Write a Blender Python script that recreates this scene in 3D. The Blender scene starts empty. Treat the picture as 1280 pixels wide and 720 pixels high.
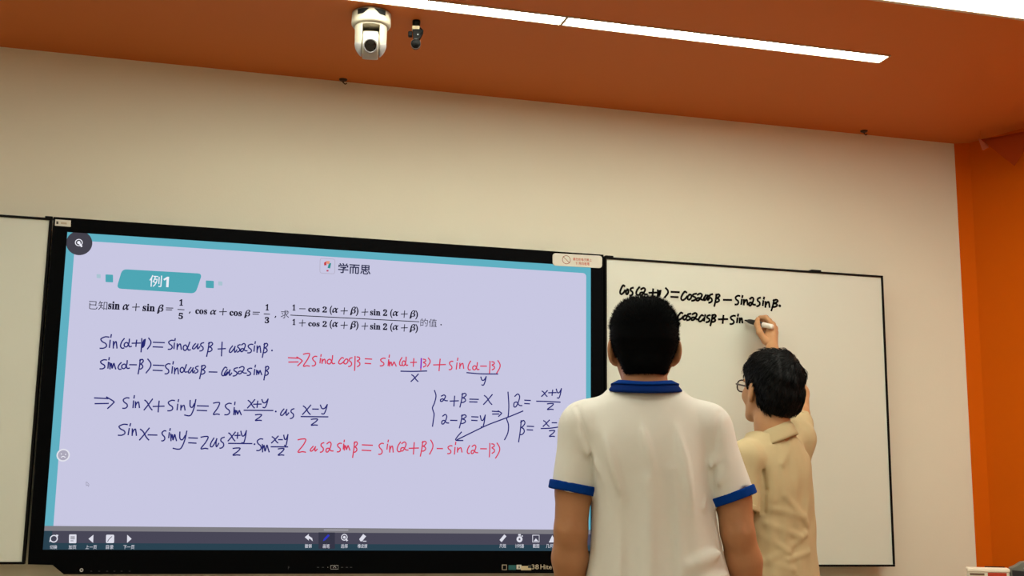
import bpy, bmesh, math, random
import numpy as np
from mathutils import Matrix, Vector

SC = bpy.context.scene
COL = SC.collection
random.seed(7)
PI = math.pi

# ------------------------------------------------------------------ camera
F_PX = 1534.83
YAW, PITCH, ROLL = 0.266638, 0.176826, 0.0121024
CAM = np.array([0.388879, -4.373498, 1.154485])
FW = np.array([math.sin(YAW) * math.cos(PITCH), math.cos(YAW) * math.cos(PITCH), math.sin(PITCH)])
_r = np.array([math.cos(YAW), -math.sin(YAW), 0.0])
_u = np.cross(_r, FW)
RT = _r * math.cos(ROLL) + _u * math.sin(ROLL)
UP = -_r * math.sin(ROLL) + _u * math.cos(ROLL)
cd = bpy.data.cameras.new('camera')
cd.sensor_width = 36.0
cd.lens = F_PX / 1280.0 * 36.0
cd.clip_start = 0.05
cam = bpy.data.objects.new('camera', cd)
COL.objects.link(cam)
cam.matrix_world = Matrix(((RT[0], UP[0], -FW[0], CAM[0]), (RT[1], UP[1], -FW[1], CAM[1]),
                           (RT[2], UP[2], -FW[2], CAM[2]), (0, 0, 0, 1)))
SC.camera = cam

# ------------------------------------------------------------------ world and exposure
SC.view_settings.view_transform = 'Standard'
SC.view_settings.look = 'None'
SC.view_settings.exposure = 0.0
SC.view_settings.gamma = 1.0
SC.view_settings.use_curve_mapping = False
world = bpy.data.worlds.new('world')
SC.world = world
world.use_nodes = True
world.node_tree.nodes['Background'].inputs[0].default_value = (0.05, 0.05, 0.05, 1)
world.node_tree.nodes['Background'].inputs[1].default_value = 0.2

STRIP_POWER = 34.0        # the two slim recessed strips near the board wall
PANEL_POWER = 9.5         # the wide lamps further back in the room
LAMP_TINT = (0.98, 1.0, 0.84)


# ------------------------------------------------------------------ helpers
def ray(px, py):
    return FW + RT * (px - 640) / F_PX - UP * (py - 360) / F_PX


def at_y(px, py, y):            # the point of the plane y = const seen at a pixel
    d = ray(px, py)
    return CAM + d * (y - CAM[1]) / d[1]


def at_z(px, py, z):
    d = ray(px, py)
    return CAM + d * (z - CAM[2]) / d[2]


def lin(c):
    return tuple((v / 255 / 12.92) if v / 255 <= 0.04045 else ((v / 255 + 0.055) / 1.055) ** 2.4 for v in c)


def mat(name, rgb, rough=0.6, var=0.0, vscale=8.0, bump=0.0, bscale=60.0, spec=0.5, metal=0.0, sss=0.0, coat=0.0):
    m = bpy.data.materials.new(name)
    m.use_nodes = True
    nt = m.node_tree
    b = nt.nodes['Principled BSDF']
    c = lin(rgb)
    b.inputs['Base Color'].default_value = (*c, 1)
    b.inputs['Roughness'].default_value = rough
    b.inputs['Specular IOR Level'].default_value = spec
    b.inputs['Metallic'].default_value = metal
    if coat:
        b.inputs['Coat Weight'].default_value = coat
    if sss:
        b.inputs['Subsurface Weight'].default_value = sss
        b.inputs['Subsurface Radius'].default_value = (0.012, 0.005, 0.003)
    tc = nt.nodes.new('ShaderNodeTexCoord')
    if var:
        n = nt.nodes.new('ShaderNodeTexNoise')
        n.inputs['Scale'].default_value = vscale
        n.inputs['Detail'].default_value = 4
        nt.links.new(tc.outputs['Object'], n.inputs['Vector'])
        mx = nt.nodes.new('ShaderNodeMix')
        mx.data_type = 'RGBA'
        mx.inputs[6].default_value = (*[min(1, v * (1 + var)) for v in c], 1)
        mx.inputs[7].default_value = (*[v * (1 - var) for v in c], 1)
        nt.links.new(n.outputs['Fac'], mx.inputs[0])
        nt.links.new(mx.outputs[2], b.inputs['Base Color'])
    if bump:
        n2 = nt.nodes.new('ShaderNodeTexNoise')
        n2.inputs['Scale'].default_value = bscale
        n2.inputs['Detail'].default_value = 3
        nt.links.new(tc.outputs['Object'], n2.inputs['Vector'])
        bp = nt.nodes.new('ShaderNodeBump')
        bp.inputs['Strength'].default_value = bump
        bp.inputs['Distance'].default_value = 0.002
        nt.links.new(n2.outputs['Fac'], bp.inputs['Height'])
        nt.links.new(bp.outputs['Normal'], b.inputs['Normal'])
    return m


def emi(name, rgb, strength=1.0, linear=False):
    m = bpy.data.materials.new(name)
    m.use_nodes = True
    nt = m.node_tree
    nt.nodes.remove(nt.nodes['Principled BSDF'])
    e = nt.nodes.new('ShaderNodeEmission')
    e.inputs[0].default_value = (*(rgb if linear else lin(rgb)), 1)
    e.inputs[1].default_value = strength
    nt.links.new(e.outputs[0], nt.nodes['Material Output'].inputs[0])
    return m


def tag(o, label=None, cat=None, group=None, kind=None):
    if label: o['label'] = label
    if cat: o['category'] = cat
    if group: o['group'] = group
    if kind: o['kind'] = kind
    return o


def empty(name, loc=(0, 0, 0), rz=0.0):
    o = bpy.data.objects.new(name, None)
    o.empty_display_size = 0.1
    COL.objects.link(o)
    o.location = loc
    o.rotation_euler = (0, 0, rz)
    return o


def link(name, me, m, parent=None, smooth=False, bevel=0.0):
    o = bpy.data.objects.new(name, me)
    COL.objects.link(o)
    if m is not None:
        for mm in (m if isinstance(m, (list, tuple)) else [m]):
            me.materials.append(mm)
    if parent is not None:
        o.parent = parent
    if smooth:
        me.polygons.foreach_set('use_smooth', np.ones(len(me.polygons), dtype=bool))
    if bevel:
        bv = o.modifiers.new('bevel', 'BEVEL')
        bv.width = bevel
        bv.segments = 3
        bv.limit_method = 'ANGLE'
    return o


class MB:
    """collects boxes, prisms, lathes, tubes and ribbons into ONE mesh"""
    def __init__(s):
        s.v, s.f = [], []

    def add(s, v, f):
        n = len(s.v)
        s.v += [tuple(map(float, p)) for p in v]
        s.f += [tuple(i + n for i in q) for q in f]
        return s

    def box(s, lo, hi):
        (a, b, c), (d, e, f) = lo, hi
        return s.add([(a, b, c), (d, b, c), (d, e, c), (a, e, c), (a, b, f), (d, b, f), (d, e, f), (a, e, f)],
                     [(0, 3, 2, 1), (4, 5, 6, 7), (0, 1, 5, 4), (1, 2, 6, 5), (2, 3, 7, 6), (3, 0, 4, 7)])

    def prism(s, poly, y0, y1):              # polygon in x,z pushed from y0 to y1
        n = len(poly)
        v = [(x, y0, z) for x, z in poly] + [(x, y1, z) for x, z in poly]
        f = [tuple(range(n)), tuple(range(2 * n - 1, n - 1, -1))]
        f += [(i, i + n, (i + 1) % n + n, (i + 1) % n) for i in range(n)]
        return s.add(v, f)

    def vprism(s, poly, z0, z1):             # polygon in x,y pushed from z0 to z1
        n = len(poly)
        v = [(x, y, z0) for x, y in poly] + [(x, y, z1) for x, y in poly]
        f = [tuple(range(n - 1, -1, -1)), tuple(range(n, 2 * n))]
        f += [(i, (i + 1) % n, (i + 1) % n + n, i + n) for i in range(n)]
        return s.add(v, f)

    def lathe(s, prof, c=(0, 0, 0), M=None, n=32, a0=0.0, a1=2 * PI):   # prof: (r, z)
        full = abs(a1 - a0 - 2 * PI) < 1e-6
        k = n if full else n + 1
        v = []
        for r, z in prof:
            for i in range(k):
                a = a0 + (a1 - a0) * i / n
                p = np.array([r * math.cos(a), r * math.sin(a), z])
                if M is not None: p = M @ p
                v.append(p + np.array(c))
        f = []
        for j in range(len(prof) - 1):
            for i in range(n):
                i2 = (i + 1) % k
                f.append((j * k + i, j * k + i2, (j + 1) * k + i2, (j + 1) * k + i))
        return s.add(v, f)

    def tube(s, pts, r, n=8, caps=True):
        pts = [np.array(p, float) for p in pts]
        rs = r if isinstance(r, (list, tuple)) else [r] * len(pts)
        v, f = [], []
        ref = None
        for i, p in enumerate(pts):
            t = pts[min(i + 1, len(pts) - 1)] - pts[max(i - 1, 0)]
            t = t / (np.linalg.norm(t) + 1e-12)
            if ref is None:
                ref = np.cross(t, [0.3, 0.2, 0.93])
                if np.linalg.norm(ref) < 0.1: ref = np.cross(t, [1, 0, 0])
            ref = ref - t * (ref @ t)
            ref = ref / np.linalg.norm(ref)
            b = np.cross(t, ref)
            for k in range(n):
                a = 2 * PI * k / n
                v.append(p + (ref * math.cos(a) + b * math.sin(a)) * rs[i])
        for i in range(len(pts) - 1):
            for k in range(n):
                k2 = (k + 1) % n
                f.append((i * n + k, i * n + k2, (i + 1) * n + k2, (i + 1) * n + k))
        if caps:
            f.append(tuple(range(n - 1, -1, -1)))
            f.append(tuple(range((len(pts) - 1) * n, len(pts) * n)))
        return s.add(v, f)

    def ribbon(s, pts, w, y):                # flat ink stroke in the x,z plane
        P = np.array(pts, float)
        if len(P) == 1:
            n = 10
            return s.add([(P[0][0] + w * math.cos(2 * PI * i / n), y, P[0][1] + w * math.sin(2 * PI * i / n)) for i in range(n)],
                         [tuple(range(n))])
        T = np.gradient(P, axis=0)
        T /= np.linalg.norm(T, axis=1)[:, None] + 1e-12
        N = np.stack([-T[:, 1], T[:, 0]], 1)
        P = P.copy()
        P[0] -= T[0] * w * .6
        P[-1] += T[-1] * w * .6
        L, R = P + N * w, P - N * w
        m = len(P)
        v = [(a, y, b) for a, b in L] + [(a, y, b) for a, b in R]
        return s.add(v, [(i, i + 1, m + i + 1, m + i) for i in range(m - 1)])

    def poly(s, pts, y):
        return s.add([(a, y, b) for a, b in pts], [tuple(range(len(pts)))])

    def mesh(s, name):
        me = bpy.data.meshes.new(name)
        me.from_pydata(s.v, [], s.f)
        me.update()
        return me

    def build(s, name, m, parent=None, smooth=False, bevel=0.0):
        me = s.mesh(name)
        bm = bmesh.new()
        bm.from_mesh(me)
        bmesh.ops.recalc_face_normals(bm, faces=bm.faces)
        bm.to_mesh(me)
        bm.free()
        return link(name, me, m, parent, smooth, bevel)


def rot(axis, a):
    return np.array(Matrix.Rotation(a, 3, axis))


# ------------------------------------------------------------------ distance-field sculpting for people
def smin(a, b, k):
    h = np.clip(0.5 + 0.5 * (b - a) / k, 0, 1)
    return b + (a - b) * h - k * h * (1 - h)


class Field:
    def __init__(s, lo, hi, h, far=0.06):
        s.h = h
        s.ax = [np.arange(lo[i], hi[i] + h, h, dtype=np.float32) for i in range(3)]
        s.far = far
        s.d = np.full([len(a) for a in s.ax], far, dtype=np.float32)

    def sub(s, lo, hi):
        sl = []
        for i in range(3):
            a = s.ax[i]
            sl.append(slice(max(0, int(np.searchsorted(a, lo[i]))), min(len(a), int(np.searchsorted(a, hi[i])) + 1)))
        X = s.ax[0][sl[0]][:, None, None]
        Y = s.ax[1][sl[1]][None, :, None]
        Z = s.ax[2][sl[2]][None, None, :]
        return tuple(sl), X, Y, Z

    def put(s, fn, lo, hi, k, op):
        m = s.far
        sl, X, Y, Z = s.sub([v - m for v in lo], [v + m for v in hi])
        if min(q.stop - q.start for q in sl) <= 0: return
        d = fn(X, Y, Z).astype(np.float32)
        o = s.d[sl]
        if op == 'add':
            s.d[sl] = np.minimum(smin(o, d, k), s.far)
        else:
            s.d[sl] = -smin(-o, d, k)

    def cap(s, a, b, ra, rb=None, k=0.015, op='add', flat=None):
        a, b = np.array(a, float), np.array(b, float)
        rb = ra if rb is None else rb
        ab = b - a
        L2 = ab @ ab + 1e-12

        def fn(X, Y, Z):
            t = np.clip(((X - a[0]) * ab[0] + (Y - a[1]) * ab[1] + (Z - a[2]) * ab[2]) / L2, 0, 1)
            dx, dy, dz = X - a[0] - t * ab[0], Y - a[1] - t * ab[1], Z - a[2] - t * ab[2]
            return np.sqrt(dx * dx + dy * dy + dz * dz) - (ra + (rb - ra) * t)
        r = max(ra, rb)
        s.put(fn, np.minimum(a, b) - r, np.maximum(a, b) + r, k, op)
        return s

    def chain(s, pts, rs, k=0.012):
        for i in range(len(pts) - 1):
            s.cap(pts[i], pts[i + 1], rs[i], rs[i + 1], k)
        return s

    def ell(s, c, r, R=None, k=0.015, op='add', p=2.0):
        c = np.array(c, float)
        R = np.eye(3) if R is None else R
        r = np.array(r, float)

        def fn(X, Y, Z):
            x, y, z = X - c[0], Y - c[1], Z - c[2]
            u = [np.abs((R[0, i] * x + R[1, i] * y + R[2, i] * z) / r[i]) for i in range(3)]
            if p == 2.0:
                q = np.sqrt(u[0] ** 2 + u[1] ** 2 + u[2] ** 2)
                g = np.sqrt((u[0] / r[0]) ** 2 + (u[1] / r[1]) ** 2 + (u[2] / r[2]) ** 2)
                return q * (q - 1) / (g + 1e-6)
            q = (u[0] ** p + u[1] ** p + u[2] ** p) ** (1 / p)
            return (q - 1) * float(min(r))
        m = float(max(r))
        s.put(fn, c - m, c + m, k, op)
        return s

    def loft(s, rows, k=0.02, p=2.3):        # rows: z, cx, cy, a, b
        T = np.array(rows, float)
        T = T[np.argsort(T[:, 0])]
        zd = np.linspace(T[0, 0], T[-1, 0], 90)      # denser rows, softened so that no row shows as a line
        D = np.stack([zd] + [np.interp(zd, T[:, 0], T[:, i]) for i in range(1, 5)], 1)
        for _ in range(3):
            for i in range(1, 5):
                D[:, i] = np.convolve(np.pad(D[:, i], 3, mode='reflect', reflect_type='odd'), np.ones(7) / 7, 'valid')
        T = D

        def fn(X, Y, Z):
            z = Z[0, 0]
            cx, cy, a, b = [np.interp(z, T[:, 0], T[:, i])[None, None, :] for i in (1, 2, 3, 4)]
            q = (np.abs((X - cx) / a) ** p + np.abs((Y - cy) / b) ** p) ** (1 / p)
            d = (q - 1) * np.minimum(a, b)
            return np.maximum(d, np.maximum(T[0, 0] - Z, Z - T[-1, 0]))
        lo = [np.min(T[:, 1] - T[:, 3]), np.min(T[:, 2] - T[:, 4]), T[0, 0]]
        hi = [np.max(T[:, 1] + T[:, 3]), np.max(T[:, 2] + T[:, 4]), T[-1, 0]]
        s.put(fn, lo, hi, k, 'add')
        return s

    def disp(s, fn):
        X, Y, Z = s.ax[0][:, None, None], s.ax[1][None, :, None], s.ax[2][None, None, :]
        near = np.abs(s.d) < 0.03
        s.d = np.where(near, s.d + fn(X, Y, Z), s.d).astype(np.float32)
        return s

    def clip(s, fn):                         # keep where fn < 0
        X, Y, Z = s.ax[0][:, None, None], s.ax[1][None, :, None], s.ax[2][None, None, :]
        s.d = np.maximum(s.d, fn(X, Y, Z)).astype(np.float32)
        return s

    def plane(s, p, n):                      # keep the side the normal points away from
        n = np.array(n, float)
        n /= np.linalg.norm(n)
        return s.clip(lambda X, Y, Z: (X - p[0]) * n[0] + (Y - p[1]) * n[1] + (Z - p[2]) * n[2])

    def nets(s):
        d = np.pad(s.d, 1, constant_values=0.05)
        org = np.array([a[0] for a in s.ax]) - s.h
        ins = d < 0
        nx, ny, nz = d.shape
        cnt = np.zeros((nx - 1, ny - 1, nz - 1), dtype=np.int8)
        corners = [(i, j, k) for i in (0, 1) for j in (0, 1) for k in (0, 1)]
        for i, j, k in corners:
            cnt += ins[i:nx - 1 + i, j:ny - 1 + j, k:nz - 1 + k]
        act = (cnt > 0) & (cnt < 8)
        I = np.array(np.nonzero(act))
        idx = np.full(act.shape, -1, dtype=np.int32)
        idx[act] = np.arange(I.shape[1])
        cv = {c: d[I[0] + c[0], I[1] + c[1], I[2] + c[2]] for c in corners}
        acc = np.zeros((I.shape[1], 3))
        n = np.zeros(I.shape[1])
        for c in corners:
            for ax in range(3):
                if c[ax] == 0:
                    c2 = list(c); c2[ax] = 1; c2 = tuple(c2)
                    a, b = cv[c], cv[c2]
                    m = (a < 0) != (b < 0)
                    t = np.where(m, a / np.where(m, a - b, 1), 0)
                    for q in range(3):
                        acc[:, q] += np.where(m, c[q] + (t if q == ax else 0), 0)
                    n += m
        V = (I.T + acc / n[:, None]) * s.h + org
        Fq = []
        for ax in range(3):
            o1, o2 = [q for q in range(3) if q != ax]
            sl0 = [slice(1, -1)] * 3; sl0[ax] = slice(0, -1)
            sl1 = [slice(1, -1)] * 3; sl1[ax] = slice(1, None)
            a, b = ins[tuple(sl0)], ins[tuple(sl1)]
            e = np.array(np.nonzero(a != b))
            flip = a[tuple(e)]
            base = e.copy()
            base[o1] += 1; base[o2] += 1

            def cell(du, dv):
                q = base.copy(); q[o1] -= du; q[o2] -= dv
                return idx[q[0], q[1], q[2]]
            quad = np.stack([cell(1, 1), cell(0, 1), cell(0, 0), cell(1, 0)], 1)
            if ax == 1: flip = ~flip
            quad[~flip] = quad[~flip][:, ::-1]
            Fq.append(quad)
        return V, np.concatenate(Fq)


def mesh_np(name, V, Q):
    me = bpy.data.meshes.new(name)
    me.vertices.add(len(V))
    me.vertices.foreach_set('co', np.asarray(V, np.float32).ravel())
    me.loops.add(Q.size)
    me.loops.foreach_set('vertex_index', Q.astype(np.int32).ravel())
    me.polygons.add(len(Q))
    me.polygons.foreach_set('loop_start', np.arange(len(Q), dtype=np.int32) * 4)
    me.polygons.foreach_set('loop_total', np.full(len(Q), 4, dtype=np.int32))
    me.update(calc_edges=True)
    me.validate()
    return me


def sculpt(name, F, m, parent):
    V, Q = F.nets()
    return link(name, mesh_np(name, V, Q), m, parent, smooth=True)


def wob(X, Y, Z, f, seed):                   # cheap smooth noise from a few sines
    rs = np.random.RandomState(seed)
    o = 0
    for i in range(5):
        w = rs.normal(size=3) * np.array(f)
        o = o + np.sin(X * w[0] + Y * w[1] + Z * w[2] + rs.uniform(0, 6.28))
    return o / 2.5


# ------------------------------------------------------------------ materials of the room
M_wall = mat('wall_paint', (224, 222, 204), 0.9, 0.02, 3, 0.15, 180)
M_orange = mat('orange_paint', (200, 106, 28), 0.75, 0.03, 3, 0.1, 160)
M_orange_wall = mat('orange_wall_paint', (204, 90, 0), 0.8, 0.03, 3, 0.1, 160, spec=.08)
M_ceil = mat('white_ceiling', (232, 226, 214), 0.9)
M_floor = mat('floor_vinyl', (176, 160, 138), 0.45, 0.06, 5)
M_black = mat('black_plastic', (3, 4, 6), 0.55, spec=.04)
M_blackm = mat('black_frame', (9, 8, 8), 0.5, spec=.1)
M_lamp = emi('strip_light', LAMP_TINT, STRIP_POWER, True)
M_lamp2 = emi('panel_light', LAMP_TINT, PANEL_POWER, True)
M_rim = mat('lamp_rim', (196, 180, 150), 0.5)

# ------------------------------------------------------------------ the room
WY = 0.09          # the board wall
CZ = 2.737         # ceiling height
XL, XR, YB = -3.6, 4.9, -9.0
CORN = 3.596


def struct(o):
    o['kind'] = 'structure'
    return o


struct(MB().box((XL - .1, YB - .1, -.1), (XR + .1, WY + .1, 0)).build('floor', M_floor))
struct(MB().box((XL - .1, -1.9, CZ), (XR + .1, WY + .1, CZ + .1)).build('ceiling', M_orange))
struct(MB().box((XL - .1, YB - .1, CZ), (XR + .1, -1.9, CZ + .1)).build('ceiling', M_ceil))
struct(MB().box((XL - .1, WY, 0), (CORN, WY + .1, CZ)).build('wall_front', M_wall))
rw = [(CORN, WY + .1), (CORN, WY), (3.652, .062), (3.735, -.195), (4.05, -1.1), (4.25, -1.7), (4.25, YB), (4.45, YB), (4.45, WY + .1)]
struct(MB().vprism(rw, 0, CZ).build('wall_right', M_orange_wall))
struct(MB().box((XL - .1, YB, 0), (XL, WY, CZ)).build('wall_left', M_wall))
struct(MB().box((XL, YB - .1, 0), (XR, YB, CZ)).build('wall_back', M_wall))


# ceiling lights
def strip_light(x0, x1, y0, y1, label, m, group=None, name='strip_light', rim=.006, drop=.004):
    t = empty(name, ((x0 + x1) / 2, (y0 + y1) / 2, CZ))
    tag(t, label, 'ceiling light', group)
    hx, hy = (x1 - x0) / 2, (y1 - y0) / 2
    MB().box((-hx + rim, -hy + rim, -drop * .6), (hx - rim, hy - rim, -.0005)).build('diffuser', m, t)
    fr = MB()
    fr.box((-hx, -hy, -drop), (hx, -hy + rim, 0)).box((-hx, hy - rim, -drop), (hx, hy, 0))
    fr.box((-hx, -hy + rim, -drop), (-hx + rim, hy - rim, 0)).box((hx - rim, -hy + rim, -drop), (hx, hy - rim, 0))
    fr.build('frame', M_rim, t)
    return t


strip_light(.37, 1.553, -.760, -.685, 'slim white ceiling strip light cut off by the top edge above the screen', M_lamp)
strip_light(1.553, 2.748, -.760, -.685, 'slim white ceiling strip light ending in the open orange ceiling on the right', M_lamp)
strip_light(2.30, 3.95, -1.75, -1.165, 'wide bright ceiling light at the top right corner', M_lamp2, name='ceiling_light', rim=.014)
for x in (-1.35, -.1, 1.15):  # unseen lamps added out of view to brighten the board wall
    strip_light(x - .6, x + .6, -1.42, -1.165, 'unseen ceiling light added above the top edge to brighten the board wall',
                M_lamp2, 'unseen ceiling lights added above the top edge', 'ceiling_light', rim=.014)
for ix, x in enumerate((-1.6, 0.9, 3.3)):
    for y in (-2.55, -4.3, -6.1, -7.9):
        strip_light(x - .6, x + .6, y - .15, y + .15, 'ceiling light further back in the room behind the viewpoint',
                    M_lamp2, 'ceiling lights behind the viewpoint', 'ceiling_light', rim=.014)

# ceiling hooks
for px, py, lab in ((429, 99.2, 'small dark metal hook in the ceiling edge above the screen'),
                    (1080, 163.5, 'small dark metal hook in the ceiling edge near the right corner')):
    q = at_z(px, py, CZ)
    o = MB().lathe([(0, -.006), (.011, -.006), (.015, -.003), (.016, 0), (0, 0)], (0, 0, 0), n=20)
    o.tube([(0, 0, -.004), (0, 0, -.012), (.008, 0, -.018), (.014, 0, -.014)], .0025, 6)
    h = o.build('ceiling_hook', mat('hook_metal', (52, 40, 28), .5, metal=.6))
    h.location = q
    tag(h, lab, 'hook')


# ------------------------------------------------------------------ ink strokes
G = {
 'S': [[(.95, .05), (.55, .03), (.12, .2), (.25, .42), (.62, .6), (.68, .82), (.4, .97), (.02, .98)]],
 's': [[(.85, .02), (.3, .12), (.2, .35), (.65, .55), (.7, .8), (.35, .97), (0, 1)]],
 'i': [[(.75, 0), (.62, .22)], [(.5, .42), (.3, .98)]],
 'n': [[(.12, .1), (.1, 1)], [(.1, .75), (.35, .3), (.62, .15), (.72, .45), (.8, 1)]],
 'm': [[(.05, .1), (.08, 1)], [(.08, .7), (.28, .2), (.4, .9), (.65, .2), (.78, .5), (.95, 1)]],
 'A': [[(.9, 0), (.62, .65), (.3, 1), (.05, .85), (.08, .5), (.35, .35), (.55, .6), (.72, .95), (1, .9)]],
 'd': [[(.72, 0), (.66, .5), (.4, .98), (.08, .95), (.05, .62), (.35, .45), (.58, .65), (.72, .98), (1, .95)]],
 'q': [[(.15, .18), (.5, 0), (.72, .18), (.6, .55), (.3, .95), (.05, .95), (.08, .68), (.4, .62), (.68, .85), (1, .88)]],
 'b': [[(.38, .02), (.27, .45), (.02, 1)], [(.28, .12), (.7, .02), (.92, .14), (.6, .3), (.42, .34), (.72, .4), (.82, .54), (.5, .66), (.2, .66)]],
 'B': [[(.2, .02), (.18, .5), (.12, 1)], [(.5, .06), (.85, .1), (.9, .24), (.55, .34), (.9, .46), (.92, .62), (.55, .74)]],
 'p': [[(.25, 0), (.25, .4), (.1, 1)], [(.95, .05), (.75, .5), (.35, .65), (.55, .25), (.8, .1), (.62, .6)]],
 'c': [[(.9, .12), (.6, .02), (.2, .4), (.02, .8), (.25, 1), (.65, .85), (1, .55)]],
 'o': [[(.5, .1), (.12, .45), (.1, .85), (.45, .98), (.85, .6), (.8, .15), (.45, .1)]],
 'a': [[(.45, .05), (.12, .55), (.05, .92), (.28, .95), (.62, .45), (.78, .12)], [(.76, .15), (.68, .6), (.74, .98), (1, .6)]],
 'x': [[(.08, .1), (.35, .3), (.65, .75), (.9, 1)], [(.95, 0), (.5, .5), (0, 1)]],
 'y': [[(.5, .05), (.5, .4), (.68, .48), (.88, .25)], [(1, 0), (.85, .5), (.62, .9), (.4, 1), (0, .95)]],
 'Y': [[(.05, .05), (.25, .42), (.6, .4), (.95, 0)], [(.92, .05), (.75, .6), (.5, 1), (.2, .98)]],
 '2': [[(.05, .1), (.45, 0), (.9, .08), (.8, .4), (.4, .8), (.02, .98), (.4, .98), (1, .95)]],
 'Z': [[(.05, .06), (.5, 0), (.92, .04), (.65, .45), (.05, .98), (.55, .96), (.9, 1)]],
 '(': [[(.95, 0), (.4, .35), (.15, .75), (.45, .97), (.9, .95)]],
 ')': [[(.4, 0), (.95, .3), (.85, .6), (.1, 1)]],
 '+': [[(0, .5), (1, .47)], [(.55, 0), (.5, .5), (.46, 1)]],
 '-': [[(0, .4), (1, .6)]],
 '=': [[(.02, .05), (1, .12)], [(0, .88), (.85, .95)]],
 '>': [[(.02, .08), (.7, .14)], [(.05, .58), (.72, .56)], [(.62, 0), (.98, .38), (.95, .55), (.68, 1)]],
 '.': [[(.5, .5)]],
}


def smooth(pts, n=6):
    if len(pts) < 3: return pts
    P = [pts[0]] + list(pts) + [pts[-1]]
    P = [np.array(p, float) for p in P]
    out = []
    for i in range(1, len(P) - 2):
        for k in range(n):
            t = k / n
            a, b, c, d = P[i - 1], P[i], P[i + 1], P[i + 2]
            out.append(.5 * (2 * b + (c - a) * t + (2 * a - 5 * b + 4 * c - d) * t * t + (3 * b - a - 3 * c + d) * t ** 3))
    out.append(P[-2])
    return out


def strokes(mb, ox, oy, text, w, y, sc=8.0):
    """text: 'glyph x0 y0 x1 y1; ...'  or '* x,y x,y ...' for a free stroke, in a frame that starts at ox, oy"""
    for it in text.split(';'):
        it = it.split()
        if not it: continue
        if it[0] == '*':
            sts = [[tuple(map(float, p.split(','))) for p in it[1:]]]
        else:
            x0, y0, x1, y1 = map(float, it[1:5])
            sts = [[(x0 + a * (x1 - x0), y0 + b * (y1 - y0)) for a, b in st] for st in G[it[0]]]
        for st in sts:
            q = [at_y(ox + a / sc, oy + b / sc, y) for a, b in smooth(st)]
            mb.ribbon([(p[0], p[2]) for p in q], w * (1.5 if len(st) == 1 else 1), y)


def pxpoly(pts, y):
    return [(lambda p: (p[0], p[2]))(at_y(a, b, y)) for a, b in pts]


def round_poly(P, r, n=5):
    P = [np.array(p, float) for p in P]
    out = []
    for i in range(len(P)):
        a, b, c = P[i - 1], P[i], P[(i + 1) % len(P)]
        u, v = (a - b) / np.linalg.norm(a - b), (c - b) / np.linalg.norm(c - b)
        p0, p1 = b + u * r, b + v * r
        for k in range(n + 1):
            t = k / n
            out.append(tuple((1 - t) ** 2 * p0 + 2 * t * (1 - t) * b + t * t * p1))
    return out


def text_mesh(body, bold=0.0):
    c = bpy.data.curves.new('t', 'FONT')
    c.body = body
    c.offset = bold
    c.resolution_u = 3
    o = bpy.data.objects.new('t', c)
    COL.objects.link(o)
    dg = bpy.context.evaluated_depsgraph_get()
    me = bpy.data.meshes.new_from_object(o.evaluated_get(dg))
    V = np.array([v.co[:2] for v in me.vertices]).reshape(-1, 2)
    Fs = [tuple(p.vertices) for p in me.polygons]
    bpy.data.objects.remove(o)
    bpy.data.curves.remove(c)
    bpy.data.meshes.remove(me)
    return V, Fs


def put_text(mb, body, xl, xr, yb, h, y, bold=0.0, yt=None):
    """lettering from pixel xl to xr whose lowest ink stands on pixel row yb (left end); h metres tall ink, or up to row yt"""
    V, Fs = text_mesh(body, bold)
    if not len(V): return
    lo, hi = V.min(0), V.max(0)
    a, b = at_y(xl, yb, y), at_y(xr, yb, y)
    if yt is not None: h = at_y(xl, yt, y)[2] - a[2]
    U = (V - lo) / (hi - lo)
    mb.add([(a[0] + u * (b[0] - a[0]), y, a[2] + v * h) for u, v in U], Fs)


def ink(name, m, parent, ox, oy, text, w, y, sc=8.0):
    for chunk in text.split('|'):                # one object for each written line or phrase
        mb = MB()
        strokes(mb, ox, oy, chunk, w, y, sc)
        mb.build(name, m, parent)


def lettering(name, m, parent, items, y):        # items: (text, x left, x right, lowest row, top row, weight)
    for body, xl, xr, yb, yt, bold in items:
        mb = MB()
        put_text(mb, body, xl, xr, yb, 0, y, bold, yt)
        mb.build(name, m, parent)


# ------------------------------------------------------------------ interactive panel
PW, PH, PZ = 1.895, 1.066, 1.0       # lit area, lower edge height
panel = empty('interactive_panel', (0, 0, 0))
tag(panel, 'black-framed interactive touch screen showing a maths slide, between two whiteboards', 'screen')
outer = [(-.048, 2.115), (-.042, .953), (.034, .951), (.071, .921), (1.826, .921), (1.862, .951), (1.945, .951), (1.945, 2.115)]
inner = [(0, PZ + PH), (PW, PZ + PH), (PW, PZ), (0, PZ)]
fr = MB()
fr.prism([(-.048, 2.115), (1.945, 2.115), (1.945, PZ + PH), (-.048, PZ + PH)], -.006, .085)
fr.prism([(-.048, PZ + PH), (0, PZ + PH), (0, PZ), (-.043, PZ)], -.006, .085)
fr.prism([(PW, PZ + PH), (1.945, PZ + PH), (1.945, PZ), (PW, PZ)], -.006, .085)
fr.prism([(-.043, PZ), (1.945, PZ), (1.945, .951), (1.862, .951), (1.826, .921), (.071, .921), (.034, .951), (-.042, .953)], -.006, .085)
fr.build('bezel', M_black, panel)
bg = bpy.data.materials.new('slide_background')
bg.use_nodes = True
nt = bg.node_tree
nt.nodes.remove(nt.nodes['Principled BSDF'])
e = nt.nodes.new('ShaderNodeEmission')
e.inputs[0].default_value = (*lin((200, 199, 226)), 1)
nt.links.new(e.outputs[0], nt.nodes['Material Output'].inputs[0])
disp = MB().box((0, 0, PZ), (PW, .05, PZ + PH)).build('display', bg, panel)

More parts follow.
